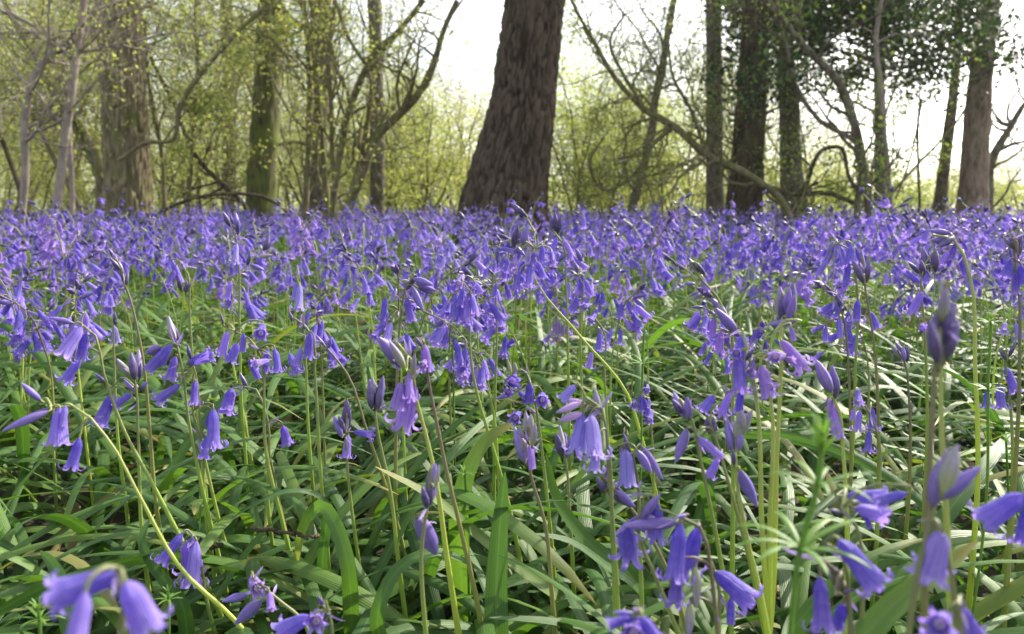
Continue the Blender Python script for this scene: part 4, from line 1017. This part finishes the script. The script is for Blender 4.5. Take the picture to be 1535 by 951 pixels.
# ---------------------------------------------------------------- trees one can tell apart
def build_trees():
    big_tree('pine_tree', 'large dark pine with rough plated bark, leaning right from a wide swept base', 5.8,
             [(756, 345, 152), (758, 300, 137), (766, 250, 121), (776, 200, 110), (784, 150, 99), (789, 100, 94), (795, 50, 91), (800, 0, 90)], 'pine', 'pine_bark', 4, 12, 260, 560, 8, 2.0, 'holly', .07, 6.0)
    big_tree('oak_tree', 'stout grey-brown oak trunk with leafy side shoots, broadest trunk left of the pine', 6.5,
             [(192, 340, 78), (190, 250, 71), (186, 160, 67), (182, 80, 67), (178, 0, 66)], 'oak', 'oak_bark', 6, 11, 150, 360, 9, 2.4, 'spring', .07, 3.6, shoots=14, shoot_z=(1.5, 2.8))
    big_tree('mossy_tree', 'straight mossy trunk stained green, standing between the oak and the hazel stems', 8.0,
             [(391, 320, 50), (396, 220, 46), (401, 120, 43), (406, 0, 42)], 'plain', 'mossy_bark', 8, 11, 64, 200, 8, 2.2, 'spring', .07, 4.2, shoots=14, shoot_z=(1.7, 3.0))
    big_tree('grey_tree', 'slim pale grey trunk rising behind the slanting bare limb', 11.0,
             [(566, 310, 26), (565, 180, 25), (563, 60, 23), (561, 0, 23)], 'plain', 'grey_bark', 9, 11, 40, 120, 6, 2.0, 'spring', .07, 5)
    big_tree('grey_tree', 'slender grey trunk behind the yellowish hazel stems', 9.5,
             [(474, 320, 32), (478, 200, 30), (484, 80, 27), (486, 0, 25)], 'plain', 'grey_bark', 10, 10, 40, 120, 6, 2.0, 'spring', .07, 5)
    big_tree('ivy_clad_tree', 'thick dark trunk tangled with ivy and twigs, widest one right of the pine', 7.0,
             [(1114, 330, 60), (1120, 250, 50), (1126, 150, 43), (1130, 60, 39), (1132, 0, 37)], 'oak', 'dark_bark', 12, 11, 110, 300, 9, 2.2, 'holly', .06, 3.2, shoots=70, shoot_z=(.9, 2.8), shoot_leaf='midgreen', shoot_len=.55)
    big_tree('grey_tree', 'grey trunk close behind on the left side of the ivy-clad one', 9.0,
             [(1072, 320, 32), (1071, 200, 29), (1070, 90, 28), (1070, 0, 27)], 'plain', 'grey_bark', 13, 11, 48, 140, 6, 2.2, 'spring', .07, 4)
    big_tree('split_grey_tree', 'grey-brown trunk narrowing upward just right of the ivy-clad one', 8.0,
             [(1193, 335, 50), (1186, 250, 38), (1182, 150, 33), (1174, 60, 28), (1168, 0, 26)], 'plain', 'grey_bark', 14, 10, 56, 180, 6, 2.0, 'midgreen', .06, 3.2, shoots=26, shoot_z=(1.2, 2.8), shoot_leaf='midgreen')
    big_tree('holly_tree', 'slim holly trunk under a heavy mass of dark evergreen leaves', 7.6,
             [(1322, 320, 26), (1320, 220, 22), (1318, 120, 18), (1316, 0, 16)], 'plain', 'grey_bark', 15, 6, 40, 140, 0)
    big_tree('pinkish_tree', 'tall pinkish-brown trunk standing clear against white sky at far right', 8.0,
             [(1455, 330, 50), (1462, 220, 42), (1470, 110, 38), (1482, 0, 35)], 'plain', 'pink_bark', 16, 11, 64, 200, 8, 2.2, 'spring', .06, 3.8, shoots=16, shoot_z=(1.4, 3.0), shoot_leaf='midgreen')
    big_tree('thin_tree', 'thin dark trunk leaning right, just left of the pinkish-brown trunk', 11.0,
             [(1408, 310, 22), (1418, 230, 19), (1428, 150, 17), (1436, 60, 14), (1440, 0, 12)], 'plain', 'dark_bark', 17, 8, 32, 100, 5, 1.6, 'midgreen', .06, 3)
    # holly foliage hanging at the top right
    root = bpy.data.objects['holly_tree']; rg = np.random.default_rng(41); tm, tips = MB(), []
    b = np.array(root.location)
    for _ in range(105):
        t = rg.random(); px = 1318 + rg.normal(-22, 95); py = min(rg.normal(35, 66), 190 - abs(px - 1310) * .5)
        q = P(px, py, 7.6 + rg.normal(0, .5)); a = P(1318, min(py + 20, 190), 7.6)
        n = 8; L = smooth([a, a * .5 + q * .5 + [0, 0, .06], q], n); tube(tm, L - b, np.linspace(.010, .003, n), 4, .3)
        grow(tm, tips, q, (q - a) + rg.normal(0, .3, 3), .45, .005, 1, rg, kids=(3, 5), k=4)
    for i in range(1, len(tm.V)):
        pass
    for i in range(len(tm.V)):
        if tm.V[i].mean(0)[1] > 4: tm.V[i] = tm.V[i] - b
    tm.build('branch', M['dark_bark'], root); lm = MB(); leaves_at(lm, np.concatenate(tips) - b, .055, rg, 9, .10); lm.build('crown', M['holly'], root)
    # thinner trees and limbs
    stem_tree('hazel_tree', 'pale smooth hazel of two joined stems before the oak at far left', 4.5,
              [[(72, 345, 13), (80, 300, 13), (97, 215, 12), (108, 140, 12), (116, 70, 11), (126, 0, 11)], [(30, 330, 10), (36, 250, 11), (42, 160, 11), (58, 110, 11), (84, 80, 11), (112, 66, 11)]], 'pale_bark', 21, twigs=7, twig_len=.7, n_per=1, leaf=.028, twig_from=.5, wander=.2)
    stem_tree('hazel_branch_tree', 'grey sapling whose branches spread level across the oak near the top', 4.9,
              [[(110, 335, 7), (112, 200, 7), (112, 60, 7), (150, 38, 7), (190, 20, 6), (240, 5, 5)], [(112, 62, 7), (60, 45, 6), (20, 25, 6), (-30, 5, 5)], [(112, 62, 5), (150, 50, 5), (40, 52, 4), (-20, 55, 4)]], 'pale_bark', 22, twigs=7, twig_len=.5, leaf=.026, n_per=1, twig_from=.45, up=.02)
    stem_tree('yellow_hazel_tree', 'yellowish hazel clump with thin upright stems between mossy trunk and bare limb', 7.0,
              [[(486, 320, 10), (484, 240, 9), (476, 120, 8), (470, 0, 7)], [(455, 320, 9), (462, 200, 9), (466, 100, 8), (455, 0, 7)], [(500, 320, 8), (498, 200, 8), (492, 90, 7), (500, 0, 6)], [(478, 60, 6), (440, 30, 6), (400, 5, 5)]], 'hazel_bark', 23, twigs=12, twig_len=.9, leaf=.035, n_per=1, dy=.12)
    stem_tree('limb_tree', 'bare yellow-brown limbs slanting up right toward the white sky', 6.6,
              [[(522, 320, 15), (545, 250, 14), (562, 210, 13), (600, 170, 12), (636, 125, 12), (652, 90, 9), (668, 40, 8), (684, 0, 7)], [(498, 320, 10), (508, 230, 10), (530, 140, 9), (560, 85, 9), (600, 45, 8), (632, 0, 7)], [(520, 322, 8), (548, 190, 7), (552, 110, 6), (520, 50, 5), (505, 0, 5)]], 'hazel_bark', 24, twigs=9, twig_len=.8, n_per=1, leaf=.03, twig_from=.3)
    stem_tree('low_bough_tree', 'dark twisting bough sweeping down from the pine top to the ivy-clad trunk', 6.2,
              [[(1180, 318, 9), (1120, 262, 11), (1060, 232, 11), (1010, 188, 10), (960, 160, 9), (925, 125, 7), (890, 70, 6), (866, 30, 5), (848, -8, 4)], [(965, 162, 6), (930, 110, 5), (912, 60, 4), (935, 20, 3)], [(1010, 190, 7), (980, 215, 6), (950, 262, 5), (905, 285, 4), (885, 245, 3), (905, 205, 3)], [(1060, 232, 6), (1035, 160, 5), (1010, 110, 4), (1000, 50, 4)]], 'hazel_bark', 25, twigs=14, twig_len=.7, n_per=1, leaf=.022, leafmat='midgreen', twig_from=.0, wander=.32, up=-.01)
    stem_tree('grey_stem_tree', 'smooth grey stem slanting down right across the sky before the holly', 6.0,
              [[(1300, 320, 13), (1288, 240, 13), (1278, 180, 12), (1262, 130, 12), (1215, 80, 10), (1175, 30, 9), (1150, 0, 8)], [(1282, 300, 9), (1285, 220, 8), (1230, 180, 6), (1190, 130, 6), (1178, 60, 5), (1166, 0, 5)]], 'grey_bark', 26, twigs=7, twig_len=.7, n_per=1, leafmat='midgreen', twig_from=.2)
    stem_tree('sapling', 'very thin pale sapling crossing in front of the holly trunk', 6.4,
              [[(1340, 320, 6), (1326, 210, 6), (1318, 120, 7), (1322, 20, 6), (1324, -10, 6)]], 'pale_bark', 27, twigs=4, twig_len=.5, n_per=1, leafmat='midgreen')
    stem_tree('arching_bramble', 'brown bramble-like stems arching low between split trunk and grey stem', 6.8,
              [[(1190, 330, 6), (1210, 275, 6), (1235, 225, 6), (1262, 222, 5), (1275, 260, 5), (1300, 310, 5)], [(1130, 280, 8), (1190, 292, 7), (1240, 290, 7), (1290, 305, 7)]], 'dark_bark', 28, twigs=6, twig_len=.6, n_per=1, leafmat='midgreen')
    stem_tree('bent_sapling', 'dark thin stem leaning steeply left at the edge of the wood', 5.2, [[(40, 335, 8), (22, 270, 7), (5, 212, 7), (-20, 150, 6)]], 'dark_bark', 29, twigs=0)
    stem_tree('bramble', 'brown bramble arching low over the flowers from oak to mossy trunk', 5.0, [[(196, 350, 5), (240, 322, 5), (300, 296, 5), (345, 290, 5), (400, 296, 5), (428, 310, 4), (450, 335, 4)]], 'dark_bark', 30, twigs=0)
    stem_tree('mossy_branch', 'yellow-green mossy branch reaching up right from the oak to the mossy trunk', 6.1, [[(177, 241, 5), (221, 213, 6), (258, 210, 6), (272, 162, 7), (305, 107, 7), (345, 60, 6), (392, 12, 6)]], 'hazel_bark', 31, twigs=5, twig_len=.5, leaf=.04, n_per=3)
    stem_tree('sapling', 'thin upright sapling midway between oak and mossy trunk', 7.4, [[(282, 325, 8), (287, 250, 7), (291, 150, 6), (292, 60, 5), (296, 0, 4)]], 'hazel_bark', 32, twigs=7, twig_len=.8, n_per=2)
    stem_tree('sapling', 'curved sapling close on the right side of the oak', 7.0, [[(252, 330, 7), (246, 260, 6), (236, 190, 6), (222, 120, 5), (215, 30, 4)]], 'hazel_bark', 33, twigs=7, twig_len=.8, n_per=2)
    stem_tree('leaning_sapling', 'sapling leaning left from the mossy trunk foot toward the oak top', 7.6, [[(366, 315, 7), (330, 275, 7), (290, 235, 7), (262, 160, 6), (230, 90, 5), (205, 20, 4)]], 'dark_bark', 34, twigs=9, twig_len=.7, n_per=2)
    stem_tree('leaning_sapling', 'pair of brown poles crossing behind the pale hazel stems', 7.8, [[(145, 250, 12), (110, 190, 11), (75, 130, 10), (40, 60, 8), (10, 0, 7)], [(150, 330, 12), (148, 240, 12), (110, 170, 10), (70, 120, 8)], [(125, 320, 8), (85, 240, 7), (55, 180, 6), (10, 130, 5)]], 'hazel_bark', 35, twigs=8, twig_len=.9, n_per=2)
    stem_tree('crooked_tree', 'crooked grey branchy stem against the sky right of the pinkish trunk', 9.5, [[(1478, 300, 14), (1492, 230, 12), (1512, 190, 9), (1530, 160, 7), (1560, 130, 6)], [(1492, 228, 7), (1520, 215, 5), (1545, 212, 4)]], 'grey_bark', 36, twigs=9, twig_len=.9, n_per=0, twig_from=.1, wander=.35)
    stem_tree('slender_tree', 'faint upright trunk between low dark bough and pine', 10.0, [[(946, 320, 13), (962, 250, 13), (985, 150, 12), (1000, 60, 10), (1010, 0, 9)]], 'grey_bark', 37, twigs=10, twig_len=1.0, n_per=2)
    stem_tree('slender_tree', 'faint straight trunk in haze between oak and mossy trunk', 13.0, [[(343, 320, 20), (342, 200, 19), (341, 90, 18), (340, 0, 17)]], 'grey_bark', 38, twigs=6, twig_len=1.0, n_per=2)
    stem_tree('sapling', 'wispy sapling standing alone on the sky left of the thin dark trunk', 9.0, [[(1375, 320, 4), (1376, 240, 4), (1380, 150, 3)]], 'dark_bark', 39, twigs=7, twig_len=.6, n_per=2, leafmat='midgreen')

def build_understorey():
    rg = np.random.default_rng(101)
    A = [bush_proto(50 + i, 4.6, 1, 5, 'spring', .026, 2, depth=2, leafspread=.10) for i in range(3)]
    Y = bush_proto(55, 3.4, 1, 6, 'bright', .045, 2, depth=2, leafspread=.18, lean=.6)
    B = [bush_proto(60 + i, 4.2, 1, 4, 'spring', .03, 1, depth=2) for i in range(2)]
    Lo = [bush_proto(70 + i, 1.7, 1, 6, 'spring', .034, 5, depth=1, lean=.9) for i in range(2)]
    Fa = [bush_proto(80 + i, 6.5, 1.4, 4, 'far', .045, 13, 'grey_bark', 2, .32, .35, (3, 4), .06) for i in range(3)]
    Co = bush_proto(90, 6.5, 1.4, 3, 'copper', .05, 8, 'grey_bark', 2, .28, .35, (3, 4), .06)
    tone = ['slender', 'bushy', 'airy', 'leaning', 'rounded', 'ragged', 'feathery', 'tall', 'young', 'dense', 'spreading', 'twiggy']
    def at(px, d): return ((px - CX) / F * d, d, 0)
    spots = [(-60, 9.5, A), (30, 8.8, A), (95, 11, A), (150, 13, A), (240, 9.6, A), (300, 12, A), (345, 10.2, B), (430, 12.5, A), (470, 10.5, B), (515, 14, A), (-110, 12, A), (10, 14, A), (200, 15.5, A), (370, 15.5, A),
             (590, 12, B), (640, 15, B), (858, 11.5, [Y]), (912, 13, [Y]), (1000, 15, [Y]), (1215, 15, [Y]), (1110, 14, [Y]), (930, 14, B), (1010, 11, B), (1150, 12, B), (1230, 13, B), (1290, 11, B), (1100, 10, B)]
    near = {-60: 'the frame edge beyond the pale hazel', 30: 'the pale hazel', 95: 'the pale hazel and crossing poles', 150: 'the oak', 240: 'the curved sapling by the oak', 300: 'the upright midway sapling', 345: 'the bramble arch', 430: 'the mossy trunk', 470: 'the yellowish hazel clump',
            515: 'the foot of the slanting limbs', -110: 'the steep leaning stem', 10: 'the steep leaning stem and pale hazel', 200: 'the oak and its curved sapling', 370: 'the mossy trunk and leaning sapling', 858: 'the pine at its sunny side', 912: 'the gap beside the pine', 1000: 'the dark bough and faint trunk', 1215: 'the low arching brambles', 1110: 'the ivy-clad foot', 590: 'the slim pale grey trunk', 640: 'the tips of the slanting limbs', 930: 'the pine on its right side',
            1010: 'the low dark bough', 1040: 'the low bough and grey trunk', 1150: 'the ivy-clad and split trunks', 1230: 'the grey slanting stem', 1290: 'the holly trunk', 1100: 'the ivy-clad trunk'}
    for i, (px, d, pr) in enumerate(spots):
        put_bush(pr[i % len(pr)], 'hazel_bush', '%s spring-green hazel bush behind %s' % (tone[i % 12], near[px]), 'bush', at(px, d), rg.uniform(0, 6.28), rg.uniform(.85, 1.15) * (.8 if px in (912, 1000) else (.55 if px in (1215, 1110) else 1)), 'young hazels behind the trunks')
    lows = [(-20, 9, .9), (60, 12, 1), (130, 10.5, .8), (225, 12, 1.0), (320, 14, 1.1), (440, 13, 1.1), (520, 12, 1.0), (570, 15, 1.4), (615, 13, 1.3), (665, 14, 1.5), (700, 16, 1.5), (850, 13, 1.2), (900, 12, 1.1), (960, 14, 1.0), (1030, 13, .9), (1090, 14, .9), (1160, 13, .9), (1225, 12, .8), (1270, 14, .9), (1345, 16, .8), (1400, 17, .9), (1440, 15, .8), (1500, 15, .9), (1545, 14, 1.0)]
    ref = lambda px: pick(REFS, px)
    seen = {}
    for i, (px, d, sc) in enumerate(lows):
        r_ = ref(px); seen[r_] = seen.get(r_, 0) + 1
        lab = '%s low green bush behind %s, %s from left there' % (['soft', 'thick', 'loose', 'scruffy'][i % 4], r_, ORD[seen[r_] - 1])
        put_bush(Lo[i % 2], 'low_bush', lab, 'bush', at(px, d), rg.uniform(0, 6.28), sc * rg.uniform(.9, 1.1), 'low bushes at the edge of the drift')
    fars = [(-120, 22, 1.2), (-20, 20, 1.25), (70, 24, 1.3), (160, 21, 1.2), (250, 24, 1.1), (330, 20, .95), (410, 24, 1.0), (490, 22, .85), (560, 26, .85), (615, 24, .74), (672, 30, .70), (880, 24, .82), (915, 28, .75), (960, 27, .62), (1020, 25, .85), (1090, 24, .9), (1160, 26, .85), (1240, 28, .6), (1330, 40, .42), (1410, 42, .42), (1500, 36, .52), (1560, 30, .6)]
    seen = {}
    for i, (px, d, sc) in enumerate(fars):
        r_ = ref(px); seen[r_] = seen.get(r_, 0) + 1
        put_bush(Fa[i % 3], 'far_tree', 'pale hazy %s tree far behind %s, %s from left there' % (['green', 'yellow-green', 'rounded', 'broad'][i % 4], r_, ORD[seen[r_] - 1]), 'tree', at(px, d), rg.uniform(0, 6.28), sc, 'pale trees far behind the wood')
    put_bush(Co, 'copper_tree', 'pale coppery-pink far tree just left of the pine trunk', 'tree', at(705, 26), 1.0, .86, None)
    # far wood that reads as one mass
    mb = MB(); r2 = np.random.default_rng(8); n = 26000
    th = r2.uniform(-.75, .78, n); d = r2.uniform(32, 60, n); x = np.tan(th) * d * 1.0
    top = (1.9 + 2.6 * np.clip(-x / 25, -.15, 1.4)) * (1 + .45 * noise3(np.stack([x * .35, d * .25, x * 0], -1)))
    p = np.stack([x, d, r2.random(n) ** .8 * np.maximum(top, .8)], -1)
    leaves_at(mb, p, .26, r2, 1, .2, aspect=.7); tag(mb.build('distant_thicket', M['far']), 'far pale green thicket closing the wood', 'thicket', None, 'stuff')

# ---------------------------------------------------------------- light, air, camera
SUN_AZ, SUN_EL = R(48), R(36)
def build_light():
    w = bpy.data.worlds.new('World'); SC.world = w; w.use_nodes = True; nt = w.node_tree; nt.nodes.clear()
    sky = nt.nodes.new('ShaderNodeTexSky'); sky.sky_type = 'NISHITA'; sky.sun_disc = False; sky.sun_elevation = SUN_EL; sky.sun_rotation = SUN_AZ
    sky.air_density = 1.0; sky.dust_density = 2.5; sky.ozone_density = 1.0
    bg = nt.nodes.new('ShaderNodeBackground'); bg.inputs[1].default_value = 0.15; out = nt.nodes.new('ShaderNodeOutputWorld')
    hs = nt.nodes.new('ShaderNodeHueSaturation'); hs.inputs['Saturation'].default_value = .35; nt.links.new(sky.outputs[0], hs.inputs['Color']); nt.links.new(hs.outputs[0], bg.inputs[0]); nt.links.new(bg.outputs[0], out.inputs[0])
    l = bpy.data.lights.new('sun', 'SUN'); l.energy = 3.3; l.angle = R(.6); l.color = (1.0, .92, .76)
    o = bpy.data.objects.new('sun', l); COL.objects.link(o)
    s = Vector((math.sin(SUN_AZ) * math.cos(SUN_EL), math.cos(SUN_AZ) * math.cos(SUN_EL), math.sin(SUN_EL)))
    o.rotation_euler = s.to_track_quat('Z', 'Y').to_euler(); o.location = (10, 10, 20)
HAZE = 0.0008
def build_haze():
    if not HAZE: return
    m, nt = newmat('haze_air'); N = NT(nt); o_ = N.n('ShaderNodeOutputMaterial'); v = N.n('ShaderNodeVolumePrincipled')
    v.inputs['Color'].default_value = (.9, .92, .86, 1); v.inputs['Density'].default_value = HAZE; v.inputs['Anisotropy'].default_value = .5; nt.links.new(v.outputs[0], o_.inputs['Volume'])
    mb = MB(); x0, x1, y0, y1, z0, z1 = -320, 320, -320, 330, -1.2, 16
    V = [(x, y, z) for z in (z0, z1) for y in (y0, y1) for x in (x0, x1)]
    mb.add(V, [(0, 2, 3, 1), (4, 5, 7, 6), (0, 1, 5, 4), (2, 6, 7, 3), (0, 4, 6, 2), (1, 3, 7, 5)]); o = mb.build('haze', m); tag(o, 'thin morning haze in the wood', 'haze', None, 'stuff')
def build_camera():
    c = bpy.data.cameras.new('camera'); c.sensor_width = 36; c.lens = 36 * F / 1535; c.clip_start = .01; c.clip_end = 1000
    o = bpy.data.objects.new('camera', c); COL.objects.link(o); o.location = (0, 0, HC); o.rotation_euler = (R(90) - PITCH, 0, 0); SC.camera = o
    c.dof.use_dof = True; c.dof.focus_distance = .66; c.dof.aperture_fstop = c.lens / 2.5
    SC.view_settings.view_transform = 'Standard'; SC.view_settings.look = 'None'; SC.view_settings.gamma = 1; SC.view_settings.exposure = EXPO
    SC.render.engine = 'CYCLES'; SC.cycles.max_bounces = 8; SC.cycles.diffuse_bounces = 4; SC.cycles.transmission_bounces = 6; SC.cycles.use_denoising = True; SC.cycles.sample_clamp_indirect = 6.0
EXPO = 1.5

build_light(); build_camera(); build_ground(); build_heroes(); build_drift(); build_leaf_mat(); build_hero_leaves(); build_cleavers(); build_trees(); build_understorey(); build_haze()
